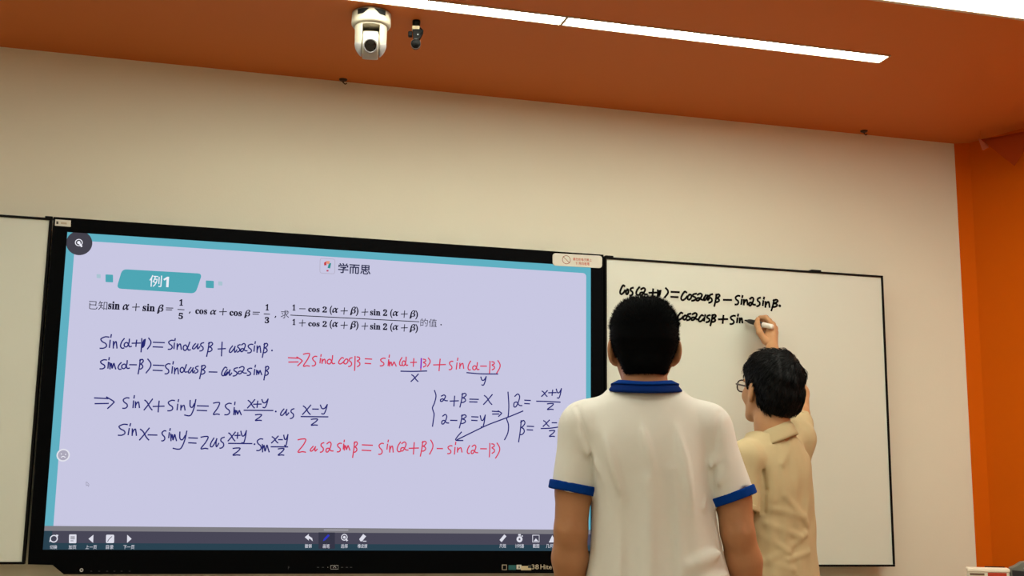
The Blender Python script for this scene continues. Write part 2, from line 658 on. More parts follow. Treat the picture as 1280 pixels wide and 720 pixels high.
E_teal = emi('slide_teal', (96, 176, 194))
E_teal2 = emi('slide_banner', (78, 166, 180))
E_pale = emi('slide_pale_teal', (170, 196, 210))
E_text = emi('slide_text', (24, 22, 42))
E_grey = emi('slide_grey', (110, 108, 132))
E_blue = emi('ink_blue', (38, 40, 112))
E_red = emi('ink_red', (212, 62, 92))
E_white = emi('slide_white', (238, 238, 248))
Y1, Y2, Y3 = -.0006, -.0012, -.0018

b = MB()                                             # teal slide border with rounded inner corners
il, ir, ib, it = .027, PW - .0185, PZ + .075, PZ + PH - .027
b.poly([(0, PZ + PH), (PW, PZ + PH), (PW, it), (0, it)], Y1)
b.poly([(0, it), (il, it), (il, ib), (0, ib)], Y1)
b.poly([(ir, it), (PW, it), (PW, ib), (ir, ib)], Y1)
for (cx, sx) in ((il, 1), (ir, -1)):
    r = .013
    b.poly([(cx, it), (cx + sx * r, it)] + [(cx + sx * r * (1 - math.sin(a)), it - r * (1 - math.cos(a))) for a in np.linspace(0.0, PI / 2, 6)], Y1)
b.build('slide_border', E_teal, disp)

tb = MB().poly([(0, PZ), (PW, PZ), (PW, PZ + .0745), (0, PZ + .0745)], Y1)
tb.build('toolbar', emi('toolbar_dark', (72, 70, 86)), disp)
tb2 = MB().poly([(0, PZ + .0605), (PW, PZ + .0605), (PW, PZ + .0765), (0, PZ + .0765)], Y2)
tb2.build('toolbar_edge', emi('toolbar_light', (126, 124, 130)), disp)
tb3 = MB().poly([(0, PZ), (PW, PZ), (PW, PZ + .0215), (0, PZ + .0215)], Y2)
tb3.poly([(0, PZ + .0215), (.025, PZ + .0215), (.025, PZ + .0605), (0, PZ + .0605)], Y2)
tb3.build('toolbar_base', emi('toolbar_teal', (42, 66, 80)), disp)

bn = MB().poly(round_poly(pxpoly([(152.8, 336.4), (252.8, 342), (244.3, 366.9), (145.6, 360.6)], Y1), .016), Y1)
bn.build('title_banner', E_teal2, disp)
for x0, y0, x1, y1 in ((131.9, 343, 141.3, 353), (257.3, 350.6, 267.3, 360.3)):
    MB().poly(round_poly(pxpoly([(x0, y0), (x1, y0 + .5), (x1, y1), (x0, y1 - .5)], Y1), .003), Y1).build('title_square', E_teal2, disp)
for x0, y0, x1, y1 in ((120.8, 342.6, 125.8, 347.8), (272.8, 351.6, 278, 357)):
    MB().poly(round_poly(pxpoly([(x0, y0), (x1, y0 + .4), (x1, y1), (x0, y1 - .4)], Y1), .002), Y1).build('title_square', E_pale, disp)
t = MB()
put_text(t, '例', 186.3, 201.8, 358.2, 0, Y2, .004, 343.6)
put_text(t, '𝟭', 203.6, 210.6, 358.6, 0, Y2, .0, 345.6)
t.build('title_text', E_white, disp)

BW = .024
lettering('printed_formula', E_text, disp, [
    ('𝐬𝐢𝐧 𝜶', 134.8, 161.5, 386.6, 376.2, BW),
    ('𝐬𝐢𝐧 𝜷', 177.8, 204, 391.4, 379.2, BW),
    ('𝟏', 223.8, 228.6, 382, 373.8, BW),
    ('𝟓', 222.8, 228.6, 398.9, 390.8, BW),
    ('𝐜𝐨𝐬 𝜶', 243.8, 270.6, 392.4, 386, BW),
    ('𝐜𝐨𝐬 𝜷', 286.5, 312.5, 396.8, 386, BW),
    ('𝟏', 331.6, 336, 388, 380, BW),
    ('𝟑', 330.6, 336.4, 404, 396, BW),
], Y1)
for base, dy in ((0, 0), (1, 18.1)):
    lettering('printed_formula', E_text, disp, [
        ('𝟏', 365.3, 369.2, 388.2 + dy, 380.4 + dy, BW),
        ('𝐜𝐨𝐬 𝟐', 385, 408.6, 389.8 + dy, 382 + dy, BW),
        ('(𝜶', 411.8, 422.6, 393.4 + dy * .98, 381.9 + dy * .98, BW),
        ('𝜷)', 437.4, 448, 394.6 + dy * .98, 383 + dy * .98, BW),
        ('𝐬𝐢𝐧 𝟐', 462.5, 484, 394.2 + dy * .97, 385.6 + dy * .97, BW),
        ('(𝜶', 487.5, 498, 397.4 + dy * .96, 386.2 + dy * .96, BW),
        ('𝜷)', 511.8, 522.4, 398.8 + dy * .95, 387.6 + dy * .95, BW),
    ], Y1)
ink('formula_sign', E_text, disp, 0, 0, '+ 165.5 379.5 174.5 388.5| = 207.6 384.8 216.2 387.6| * 222.2,386.8 230.2,387.2| + 274.3 385.5 283.3 394|'
        ' = 316 390 324.6 393| * 330,392.4 337.2,392.8| * 363.3,393.9 440,397.8 523.8,402.2|'
        ' - 374.3 385.6 381.6 386.3| + 426 384.6 434.4 393| + 452.2 386 460 394.4| + 501.4 388.4 509.4 397|'
        ' + 374 399.8 381.8 408| + 426 402.4 434.4 410.8| + 452.2 403.6 460 412| + 501.4 405.6 509.4 414.2', .0015, Y1, 1)
lettering('printed_word', E_text, disp, [('已知', 110.6, 133.8, 386.6, 375.4, -.002), ('求', 350.7, 361.2, 397.6, 387.3, 0), ('的值', 525.4, 546, 408, 397.8, -.002)], Y1)
ink('printed_comma', E_text, disp, 0, 0, '* 237.6,389.8 236.6,391.6| * 344.8,395.2 343.8,397| . 551 405.6 551.6 406.2', .0018, Y1, 1)
t = MB()
put_text(t, '学而思', 422.5, 463.2, 341.2, 0, Y1, .018, 328.4)
t.build('logo_text', emi('logo_navy', (44, 46, 78)), disp)
t = MB()
bx = round_poly(pxpoly([(400.2, 322.8), (418.8, 324), (418.4, 342.4), (399.8, 341.2)], Y1), .008)
t.ribbon(bx + [bx[0]], .0009, Y1)
t.build('logo_frame', emi('logo_line', (176, 170, 190)), disp)
for rgb, ps in (((196, 62, 66), [(405, 328.5), (407.6, 326.5), (408.2, 331.6), (405.2, 331.8)]),
                ((226, 150, 122), [(407.6, 326.2), (412.4, 326.4), (411.6, 330.2), (408.2, 329.8)]),
                ((46, 142, 142), [(411.2, 329), (414, 328.8), (412.6, 335.6), (409.4, 334.8)]),
                ((188, 70, 98), [(408.2, 337.4), (410.6, 337.4), (410.6, 339.4), (408.2, 339.4)])):
    MB().poly(round_poly(pxpoly(ps, Y2), .0015), Y2).build('logo_mark', emi('logo_colour', rgb), disp)

W1 = .0022
ink('blue_handwriting', E_blue, disp, 110, 405, 'S 118 125 215 245;i 200 105 245 238;n 248 165 300 242;( 318 145 365 245;d 360 150 435 228;+ 440 160 525 225;p 525 145 575 280;'
        ') 590 140 630 250;= 650 180 765 235;S 800 160 860 255;i 850 145 880 250;n 885 190 945 255;A 950 180 1025 265;a 1042 192 1118 250;s 1118 185 1165 270;b 1185 180 1252 325|'
        'S 118 355 190 450;i 190 335 220 445;m 215 380 280 450;( 295 385 335 455;d 335 365 415 445;- 415 405 485 410;b 500 350 558 500;) 575 350 630 490;'
        '= 650 408 760 470;S 768 395 825 500;i 828 375 862 495;n 860 430 915 500;A 920 405 992 485;a 1000 430 1068 490;s 1068 420 1110 490;b 1115 410 1180 548;- 1210 475 1290 485', W1, Y1)
ink('blue_handwriting', E_blue, disp, 230, 405, '+ 340 180 415 320;a 450 215 530 285;s 530 205 568 280;q 565 195 632 278;S 635 200 692 290;i 690 175 722 275;n 725 210 778 285;b 782 190 842 335|. 876 261 884 269|'
        'c 375 430 435 518;a 400 450 478 515;s 490 435 545 520;q 540 425 625 500;S 630 440 682 515;i 692 410 722 510;m 722 455 780 508;b 798 420 852 560', W1, Y1)
ink('blue_handwriting', E_blue, disp, 110, 485, '> 60 90 260 205|S 345 95 415 205;i 440 75 472 200;n 468 130 526 197;x 560 110 650 220;+ 650 130 762 240;S 795 120 870 230;i 880 115 915 222;n 922 165 982 222;'
        'y 965 115 1078 278;= 1090 175 1205 230|S 300 360 400 475;i 385 355 440 470;n 436 400 496 475;x 515 400 618 520;- 600 465 690 475;S 735 425 782 530;i 795 405 832 500;m 825 450 888 528|'
        'y 850 430 988 612|= 1005 495 1095 555;Z 1125 485 1208 608', W1, Y1)
ink('blue_handwriting', E_blue, disp, 260, 485, 'Z 50 145 122 265;S 165 150 238 270;i 248 140 278 270;m 268 215 336 268|x 395 115 472 200;+ 455 130 532 195;Y 535 110 605 195|- 360 218 650 230|Z 470 265 542 325|'
        '. 674 231 682 239|a 722 205 808 275;s 822 205 868 305|x 945 170 1032 265;- 1045 208 1105 214;Y 1120 165 1198 258|- 930 280 1200 294|Z 1028 310 1102 372|'
        'a 20 495 108 590;s 118 490 172 602|x 200 440 278 530;+ 268 445 322 505;Y 325 425 388 548|- 205 550 440 560|Z 245 600 328 672|. 461 558 469 566|S 485 505 552 628;m 540 555 615 640|'
        'x 635 480 706 550;- 705 515 745 518;Y 755 465 802 575|- 630 585 798 592|Z 698 605 766 672', W1, Y1)
ink('blue_handwriting', E_blue, disp, 500, 420, '* 8,352 130,354 268,350|x 110 380 188 455|* 668,366 800,378 978,380|Y 805 405 866 490|q 402 590 475 655;+ 500 600 585 702;b 598 570 668 712;= 695 630 785 662;x 835 585 928 685', W1, Y1)
ink('blue_handwriting', E_blue, disp, 0, 0, '* 543.1,488 545,495 543,504 540.6,509.5 541.6,514 542.6,518 541.6,526 540.6,533', W1, Y1, 1)
ink('blue_handwriting', E_blue, disp, 560, 475, '* 600,120 608,250 602,360 586,385 605,450 598,530 565,598|q 655 140 740 272;= 765 200 825 240|x 935 105 998 165;+ 1005 100 1082 155;Y 1080 85 1138 180|* 885,212 1000,215 1122,222|Z 990 235 1060 295|'
        'b 705 400 775 620;= 790 460 858 503|x 950 400 1018 465;- 1040 425 1088 430|* 930,485 1020,482 1120,468|Z 1010 505 1072 565|Y 1115 385 1178 445', W1, Y1)
ink('blue_handwriting', E_blue, disp, 500, 510, 'q 415 65 488 162;- 505 120 570 128;b 592 65 668 200;= 715 85 782 128|Y 800 70 856 190|> 920 28 1016 85|* 1230,30 1080,92 900,160 800,205 570,318;* 615,240 570,292 560,322 630,325', W1, Y1)

ink('red_handwriting', E_red, disp, 260, 485, 'Z 895 510 985 642|a 1020 580 1092 632|s 1122 545 1166 642|q 1178 540 1252 642', W1, Y1)
ink('red_handwriting', E_red, disp, 350, 420, '> 80 210 222 298|Z 230 175 302 302|S 320 200 372 300;i 392 185 418 272;n 415 225 466 275;d 470 195 548 278|c 585 215 642 280;o 635 225 686 280;s 685 215 728 305;B 738 200 802 345|'
        '= 850 225 918 280|S 1000 220 1056 300;i 1072 190 1102 300;m 1090 250 1166 302;( 1190 215 1222 297', W1, Y1)
ink('red_handwriting', E_red, disp, 500, 420, 'd 20 210 78 295;+ 105 225 166 305;B 200 225 262 340;) 270 220 302 305|+ 335 230 456 348|S 490 250 532 338;i 552 220 588 335;n 592 265 648 325;( 675 250 708 342;'
        'd 725 265 792 337;- 805 300 866 303;B 888 250 948 370;) 962 245 1002 372', W1, Y1)
ink('red_handwriting', E_red, disp, 365, 510, 'S 450 350 498 440;i 505 320 530 412;m 518 365 582 422;b 605 335 658 495|= 700 365 805 430|S 865 350 918 465;i 940 320 972 415;n 972 370 1022 442;( 1045 340 1088 440;q 1085 340 1162 432;+ 1170 345 1266 462', W1, Y1)
ink('red_handwriting', E_red, disp, 500, 510, 'b 202 330 268 482;) 292 320 330 462|- 370 403 426 408;S 475 375 524 458;i 535 340 566 465;n 568 390 632 442|( 668 375 698 457;q 710 370 778 457;- 805 405 866 410;B 886 350 948 490;) 950 350 998 502', W1, Y1)
t = MB()
strokes(t, 500, 420, '* 213,225 211,280 208,320', W1 * 1.2, Y2)
t.build('purple_stroke', emi('ink_purple', (140, 40, 190)), disp)


# floating button and toolbar icons
def disc(mb, px, py, r, y, n=36, r2=0):
    c = at_y(px, py, y)
    if r2:
        for i in range(n):
            a, b_ = 2 * PI * i / n, 2 * PI * (i + 1) / n
            mb.poly([(c[0] + r * math.cos(a), c[2] + r * math.sin(a)), (c[0] + r * math.cos(b_), c[2] + r * math.sin(b_)),
                     (c[0] + r2 * math.cos(b_), c[2] + r2 * math.sin(b_)), (c[0] + r2 * math.cos(a), c[2] + r2 * math.sin(a))], y)
    else:
        mb.poly([(c[0] + r * math.cos(2 * PI * i / n), c[2] + r * math.sin(2 * PI * i / n)) for i in range(n)], y)


t = MB(); disc(t, 99.1, 303.8, .0425, Y2); t.build('floating_button', emi('button_grey', (68, 66, 76)), disp)
t = MB()
disc(t, 98.5, 303.2, .0125, Y3, r2=.0098)
disc(t, 98.5, 303.2, .0055, Y3, 16)
strokes(t, 0, 0, '* 99.4,304.4 102,308', .0028, Y3, 1)
t.build('button_icon', E_white, disp)
t = MB(); disc(t, 79, 569, .021, Y2, r2=.0165); t.build('assistant_ring', emi('ring_pale', (226, 226, 236)), disp)
t = MB(); disc(t, 79, 569, .0165, Y2, 24); t.build('assistant_button', emi('ring_grey', (172, 168, 186)), disp)
t = MB()
strokes(t, 0, 0, '. 76.6 567.4 76.6 567.4; . 82 568 82 568; * 76.6,571.6 79,570.4 81.6,571.8', .0013, Y3, 1)
t.build('assistant_icon', E_white, disp)
t = MB()
strokes(t, 0, 0, '* 107.6,602.4 108,607 109.4,606 110.6,608 111,605.2 108,602.4', .0009, Y1, 1)
t.build('mouse_pointer', emi('pointer_grey', (160, 158, 180)), disp)

E_icon = emi('icon_white', (222, 222, 234))
ic = MB()


def icon_text(s, cx, cy, wpx):               # finishes the icon drawn so far and sets its caption
    global ic
    ic.build('toolbar_icon', E_icon, disp)
    ic = MB()
    lettering('icon_caption', E_icon, disp, [(s, cx - wpx / 2, cx + wpx / 2, cy + 2.6, cy - 2.4, .002)], Y3)


def icon_done():
    global ic
    ic.build('toolbar_icon', E_icon, disp)
    ic = MB()


disc(ic, 67.3, 673.4, .0125, Y3, 20, .009)
ic.poly(pxpoly([(70, 668), (73.2, 668.8), (71.4, 672)], Y3), Y3)
ic.poly(pxpoly([(62, 674.6), (64.4, 675.6), (61.8, 678)], Y3), Y3)
icon_text('切换', 66.7, 683.8, 9)
ic.poly(round_poly(pxpoly([(86.4, 668), (95.6, 668), (95.4, 679), (86.2, 679)], Y3), .003), Y3)
icon_text('加页', 90.3, 683.8, 9.6)
ic.poly(pxpoly([(110.6, 673.6), (116.8, 668.4), (116.4, 678.6)], Y3), Y3)
icon_text('上一页', 113.7, 683.8, 14)
ic.poly(round_poly(pxpoly([(132.6, 668.4), (142.8, 668.4), (142.6, 678.8), (132.4, 678.8)], Y3), .004), Y3)
icon_text('目录', 137, 683.8, 9.4)
ic.poly(pxpoly([(159, 668.4), (164.6, 673.6), (158.8, 678.6)], Y3), Y3)
icon_text('下一页', 160.9, 683.8, 14)
ic.poly(pxpoly([(381, 671.4), (386, 667.4), (386, 669.8), (390.2, 672.6), (391, 676.6), (387.6, 673.6), (386, 673.4), (386, 675.8)], Y3), Y3)
icon_text('撤销', 385.2, 682.4, 8.6)
lettering('icon_caption', E_icon, disp, [('画笔', 403.6, 412, 685.2, 680.2, .002)], Y3)
disc(ic, 430.4, 671.6, .0115, Y3, 20, .0085)
disc(ic, 430.4, 671.6, .0048, Y3, 14)
ic.poly(pxpoly([(431.4, 672.4), (435.2, 675.4), (433.2, 677)], Y3), Y3)
icon_text('选择', 430.4, 682.5, 8.6)
ic.poly(pxpoly([(449, 674), (454, 667.6), (457.6, 670.4), (452.6, 676.6), (450.6, 676.6)], Y3), Y3)
ic.poly(pxpoly([(453.6, 676), (458, 676), (458, 677), (453.6, 677)], Y3), Y3)
icon_text('橡皮擦', 453, 682.4, 12)
ic.poly(pxpoly([(624.4, 675), (630.4, 668), (633, 670.4), (627, 677.6)], Y3), Y3)
icon_text('尺规', 628.4, 682.3, 8)
disc(ic, 649.4, 674, .0112, Y3, 20, .0036)
ic.poly(pxpoly([(647.8, 667.6), (651, 667.6), (651, 669.6), (647.8, 669.6)], Y3), Y3)
ic.poly(pxpoly([(652.6, 669), (653.8, 670), (652.8, 671), (651.6, 670.2)], Y3), Y3)
icon_text('计时器', 649.4, 682.3, 11)
bx = pxpoly([(665.8, 669), (674, 669), (674, 677.6), (665.8, 677.6)], Y3)
ic.ribbon(bx + [bx[0]], .0013, Y3)
ic.poly(pxpoly([(667, 676.6), (669.8, 673), (673, 676.6)], Y3), Y3)
icon_text('截图', 670, 682.3, 8)
ic.poly(pxpoly([(686, 678), (690.4, 669), (694.8, 678)], Y3), Y3)
icon_text('几何', 687, 682.3, 9)
t = MB().poly(pxpoly([(398.2, 665.4), (418.6, 665.6), (418.6, 686), (398.2, 686)], -.0015), -.0015)
t.build('selected_tool', emi('tile_dark', (54, 54, 70)), disp)
t = MB()
t.poly(pxpoly([(403.6, 676.6), (404.8, 673.4), (410.2, 667.8), (412.2, 669.4), (406.6, 675.2)], Y3), Y3)
t.build('pen_icon', emi('pen_blue', (48, 56, 190)), disp)
t = MB().poly(pxpoly([(404.8, 661.8), (435.4, 662), (435.4, 663.2), (404.8, 663)], Y3), Y3)
t.poly(pxpoly([(88, 671.4), (93.6, 671.4), (93.6, 672.2), (88, 672.2)], -.0024), -.0024)
t.build('toolbar_grip', emi('grip_grey', (176, 174, 182)), disp)
t = MB()
strokes(t, 0, 0, '* 88.4,671 93.2,671; * 88.4,673.6 93.2,673.6; * 88.4,676 91.6,676; * 134.6,677 136,674.4 139.8,670.6', .0011, -.0026, 1)
t.build('icon_detail', emi('icon_dark', (84, 82, 100)), disp)

# bezel prints and stickers
YB1, YB2 = -.0066, -.0072
M_print = mat('bezel_print', (150, 150, 150), .6)
t = MB()
disc(t, 101.9, 712.6, .0058, YB1, 18, .003)
bx = pxpoly([(413.4, 706.8), (422.8, 706.8), (422.8, 711.4), (413.4, 711.4)], YB1)
t.ribbon(bx + [bx[0]], .0007, YB1)
strokes(t, 0, 0, '* 416.4,710 418.2,708 420,710; . 409.6 709 409.8 709.2', .0007, YB1, 1)
t.build('button_print', mat('bezel_print_bright', (190, 190, 188), .6), panel)
t = MB()
for x in (397.6, 403.6, 427.6, 433.6, 438.8):
    t.poly(pxpoly([(x - 1.4, 708.8), (x + 1.4, 708.8), (x + 1.4, 709.6), (x - 1.4, 709.6)], YB1), YB1)
put_text(t, 'F', 360, 361.8, 711.6, 0, YB1, 0, 707.8)
for x in (114, 124, 134, 143, 152, 162):
    t.poly(pxpoly([(x - 1.2, 713.6), (x + 1.2, 713.6), (x + 1.2, 714.4), (x - 1.2, 714.4)], YB1), YB1)
t.build('port_print', mat('bezel_print_dim', (64, 64, 66), .6), panel)
t = MB()
bx = pxpoly([(627.8, 706.2), (633.2, 706.2), (633.2, 712.2), (627.8, 712.2)], YB1)
t.ribbon(bx + [bx[0]], .0013, YB1)
M_pb = mat('print_beige', (196, 186, 160), .6)
t.build('label_frame', M_pb, panel)
lettering('brand_print', M_pb, panel, [('38', 664.6, 673.4, 711.6, 705.6, .004), ('HiteV', 675.6, 695, 711.6, 705.6, .004)], YB1)
MB().poly(pxpoly([(635.6, 706.4), (645, 706.4), (645, 712.4), (635.6, 712.4)], YB1), YB1).build('rating_sticker', mat('sticker_teal', (22, 92, 96), .5), panel)
MB().poly(pxpoly([(645.6, 706), (651.8, 706), (651.8, 711.6), (645.6, 711.6)], YB1), YB1).build('rating_sticker', mat('sticker_white', (214, 212, 200), .5), panel)
MB().poly(pxpoly([(651.2, 707.4), (664, 707.4), (664, 712.8), (651.2, 712.8)], YB2), YB2).build('rating_sticker', mat('sticker_beige', (206, 190, 150), .5), panel)
t = MB()
put_text(t, 'A', 647.6, 650.4, 711, 0, YB2, .01, 706.8)
t.poly(pxpoly([(660, 706.2), (664, 706.2), (664, 710), (660, 710)], -.0078), -.0078)
t.build('sticker_print', mat('print_dark', (52, 54, 50), .6), panel)

M_stick = mat('sticker_paper', (214, 212, 200), .6)
c = pxpoly([(69.2, 274.2), (88.6, 275.6), (88.4, 283.6), (68.6, 282)], -.0066)
s1 = MB().prism(c, -.0072, -.0061).build('name_sticker', M_stick, panel)
t = MB().poly(pxpoly([(70.4, 276.6), (73, 276.8), (73, 280.2), (70.4, 280)], -.0076), -.0076)
t.build('sticker_mark', mat('sticker_blot', (70, 66, 58), .6), s1)
t = MB().poly(pxpoly([(76, 277.6), (83.4, 278.2), (83.4, 280.6), (76, 280)], -.0076), -.0076)
t.build('sticker_line', mat('sticker_faint', (186, 172, 148), .6), s1)
c = round_poly(pxpoly([(690.9, 316.4), (752.6, 320), (752.4, 335.2), (690.9, 331.9)], -.009), .013)
s2 = MB().prism(c, -.011, -.0061).build('warning_sticker', M_stick, panel)
M_sred = mat('sticker_red', (186, 62, 34), .6)
t = MB()
disc(t, 708, 324.7, .0168, -.0116, 30, .0148)
strokes(t, 0, 0, '* 703.9,320.6 712,328.8', .001, -.0116, 1)
t.build('prohibition_sign', mat('sign_red', (140, 48, 34), .6), s2)
t = MB()
put_text(t, '请勿在电子屏上', 716, 739.6, 325.6, 0, -.0116, .012, 321.9)
put_text(t, '使用白板笔', 719.8, 737, 330.8, 0, -.0116, .012, 326.9)
t.build('warning_text', M_sred, s2)

# ------------------------------------------------------------------ whiteboards
M_board = mat('whiteboard_enamel', (213, 217, 205), 0.36, 0.03, 2.2, spec=.4)
M_ink = mat('marker_ink', (6, 6, 6), .6, spec=.08)


def whiteboard(x0, x1, z0, z1, label, clips):
    t = empty('whiteboard', ((x0 + x1) / 2, 0, z0))
    tag(t, label, 'whiteboard')
    X, Z = (x0 + x1) / 2, z0
    f = .008
    MB().box((x0 + f * .4 - X, 0, f * .4), (x1 - f * .4 - X, .03, z1 - f * .4 - Z)).build('writing_surface', M_board, t)
    fr = MB()
    fr.box((x0 - X, -.006, 0), (x1 - X, .034, f)).box((x0 - X, -.006, z1 - Z - f), (x1 - X, .034, z1 - Z))
    fr.box((x0 - X, -.006, f), (x0 - X + f, .034, z1 - Z - f)).box((x1 - X - f, -.006, f), (x1 - X, .034, z1 - Z - f))
    fr.build('frame', M_blackm, t, bevel=.002)
    bk = MB()
    for x in (x0 + .1, x1 - .16):
        bk.box((x - X, .03, .05), (x + .06 - X, WY, .12)).box((x - X, .03, z1 - Z - .12), (x + .06 - X, WY, z1 - Z - .05))
    bk.build('wall_bracket', M_blackm, t)
    for a, b_ in clips:
        MB().box((a - X, -.009, z1 - Z - .004), (b_ - X, .02, z1 - Z + .005)).build('top_clip', M_blackm, t, bevel=.002)
    return t, X, Z


wb, WX, WZ = whiteboard(1.951, 3.159, .943, 2.108, 'whiteboard with handwritten cosine formulas, to the right of the screen', ((1.952, 1.985), (2.83, 2.875)))
t = MB()
W2 = .0040
YI = -.0012
strokes(t, 765, 345, 'c 80 92 132 182;o 138 128 168 184;s 178 115 218 196;( 235 110 278 192;q 278 120 352 192;+ 370 130 446 206;p 448 140 488 232;) 520 120 562 216;= 590 155 672 215;'
        'c 690 155 752 242;o 752 180 800 237;s 798 175 852 247;q 842 175 922 247;a 915 185 975 242;s 968 180 1012 267;b 1022 180 1082 302;- 1115 236 1195 242', W2, YI)
strokes(t, 840, 345, 'S 630 195 680 287;i 682 196 714 285;n 712 230 768 288;q 768 215 834 297;s 848 215 890 302;i 898 212 930 296;n 928 250 988 312;b 992 235 1064 347;. 1076 296 1080 300;'
        'c 55 365 112 437;o 108 390 152 437;s 148 375 194 442;q 192 370 270 442;c 265 390 318 455;i 312 388 340 450;s 342 390 388 462;b 382 385 444 497;+ 465 395 556 472;S 580 395 636 482;i 640 382 670 468;n 672 415 712 468', W2, YI)
o = t.build('marker_writing', M_ink, wb)
for v in o.data.vertices:
    v.co.x -= WX; v.co.z -= WZ
whiteboard(-1.27, -.053, .953, 2.111, 'blank whiteboard at the left edge, left of the screen', ((-.075, -.05),))


# ------------------------------------------------------------------ people
def head(F, C, R, k=.014):
    C = np.array(C, float)

    def P(x, y, z): return C + R @ np.array([x, y, z])
    F.ell(P(0, -.008, .02), (.075, .095, .098), R, k)
    F.ell(P(0, .03, -.03), (.061, .064, .084), R, .02)
    F.ell(P(0, .045, -.078), (.04, .042, .036), R, .02)
    for s in (-1, 1):
        F.ell(P(s * .040, .058, -.028), (.024, .024, .026), R, .016)
        F.cap(P(s * .052, .006, -.05), P(s * .03, .055, -.098), .016, .016, .02)
        F.ell(P(s * .031, .090, .004), (.016, .010, .010), R, .008, 'sub')
        F.ell(P(s * .031, .080, .003), (.012, .012, .011), R, .004)
        F.cap(P(s * .014, .090, .020), P(s * .048, .078, .022), .008, .006, .01)
        F.ell(P(s * .013, .098, -.036), (.009, .010, .008), R, .006)
        er = R @ rot('Z', s * .4) @ rot('X', .15)
        F.ell(P(s * .0845, -.010, -.012), (.009, .023, .034), er, .006)
        F.ell(P(s * .092, -.004, -.008), (.008, .012, .020), er, .006, 'sub')
        F.ell(P(s * .076, -.001, -.040), (.008, .009, .011), er, .006)
    F.cap(P(0, .086, .010), P(0, .106, -.030), .008, .011, .010)
    F.cap(P(-.018, .088, -.058), P(.018, .088, -.058), .007, .007, .008)
    F.cap(P(-.015, .087, -.069), P(.015, .087, -.069), .008, .008, .006)


def finger(F, base, dirs, lens, rs, k=.005):
    p = np.array(base, float)
    for d, L, (ra, rb) in zip(dirs, lens, rs):
        d = np.array(d, float); d /= np.linalg.norm(d)
        q = p + d * L
        F.cap(p, q, ra, rb, k)
        p = q


def relaxed_hand(F, wrist, down, across, front):
    """hanging hand: down = towards fingertips, across = little finger to index, front = the way the palm faces"""
    D, A, N = [np.array(v, float) / np.linalg.norm(v) for v in (down, across, front)]
    W = np.array(wrist, float)
    for t_ in (-.028, -.01, .009, .027):
        F.cap(W + D * .01 + A * t_ * .6, W + D * .085 + A * t_, .013, .012, .014)
    for t_, L in ((.029, .038), (.01, .043), (-.009, .040), (-.028, .031)):
        b0 = W + D * .088 + A * t_
        finger(F, b0, [D + N * .15, D * .85 + N * .5, D * .6 + N * .8], [L, L * .62, L * .5], [(.0095, .009), (.009, .0082), (.0082, .007)])
    finger(F, W + D * .025 + A * .026 + N * .006, [D * .6 + A * .7 + N * .3, D * .9 + A * .25 + N * .3, D + N * .2], [.035, .03, .025], [(.013, .011), (.0105, .0095), (.0095, .008)])


def spikes(V, Nn, sel, n, lmin, lmax, rad, seed, lean=(0, 0, 0)):
    rs = np.random.RandomState(seed)
    ids = rs.choice(sel, n)
    mb = MB()
    vs, fs = [], []
    for i in ids:
        p, nn = V[i], Nn[i]
        d = nn + rs.normal(size=3) * .22 + np.array(lean)
        d /= np.linalg.norm(d)
        L = rs.uniform(lmin, lmax)
        u = np.cross(d, [.31, .62, .72]); u /= np.linalg.norm(u)
        w_ = np.cross(d, u)
        b0 = len(vs)
        for a in (0, 2.09, 4.19):
            vs.append(p - nn * .003 + (u * math.cos(a) + w_ * math.sin(a)) * rad)
        vs.append(p + d * L)
        fs += [(b0, b0 + 1, b0 + 3), (b0 + 1, b0 + 2, b0 + 3), (b0 + 2, b0, b0 + 3)]
    return vs, fs


def normals(V, Q):
    n = np.zeros_like(V)
    fn = np.cross(V[Q[:, 2]] - V[Q[:, 0]], V[Q[:, 3]] - V[Q[:, 1]])
    for i in range(4): np.add.at(n, Q[:, i], fn)
    return n / (np.linalg.norm(n, axis=1)[:, None] + 1e-12)


def collar_mesh(rows, n=64, slant=False):
    """rows of (cx, cy, a, b, z_back, z_front): closed rings joined into a band with thickness"""
    mb = MB()
    rings = []
    for cx, cy, a, b_, zb, zf in rows:
        rg = []
        for i in range(n):
            th = 2 * PI * i / n
            x, y = math.sin(th), -math.cos(th)          # starts at the back
            t_ = (1 - math.cos(th)) / 2 if slant else max(0.0, -math.cos(th)) ** 1.3
            rg.append((cx + a * x, cy + b_ * y, zb + (zf - zb) * t_ + (0 if slant else .009) * x * x))
        rings.append(rg)
    v = [p for rg in rings for p in rg]
    f = []
    for j in range(len(rings) - 1):
        for i in range(n):
            i2 = (i + 1) % n
            f.append((j * n + i, j * n + i2, (j + 1) * n + i2, (j + 1) * n + i))
    mb.add(v, f)
    return mb


def ridge(X, Y, Z, a, b, w, amp):            # a soft fold raised along a line
    a, b = np.array(a, float), np.array(b, float)
    ab = b - a
    t_ = np.clip(((X - a[0]) * ab[0] + (Y - a[1]) * ab[1] + (Z - a[2]) * ab[2]) / (ab @ ab), 0, 1)
    d2 = (X - a[0] - t_ * ab[0]) ** 2 + (Y - a[1] - t_ * ab[1]) ** 2 + (Z - a[2] - t_ * ab[2]) ** 2
    return -amp * np.exp(-d2 / (w * w)) * (0.35 + 0.65 * np.sin(PI * np.clip(t_, .08, .92)))


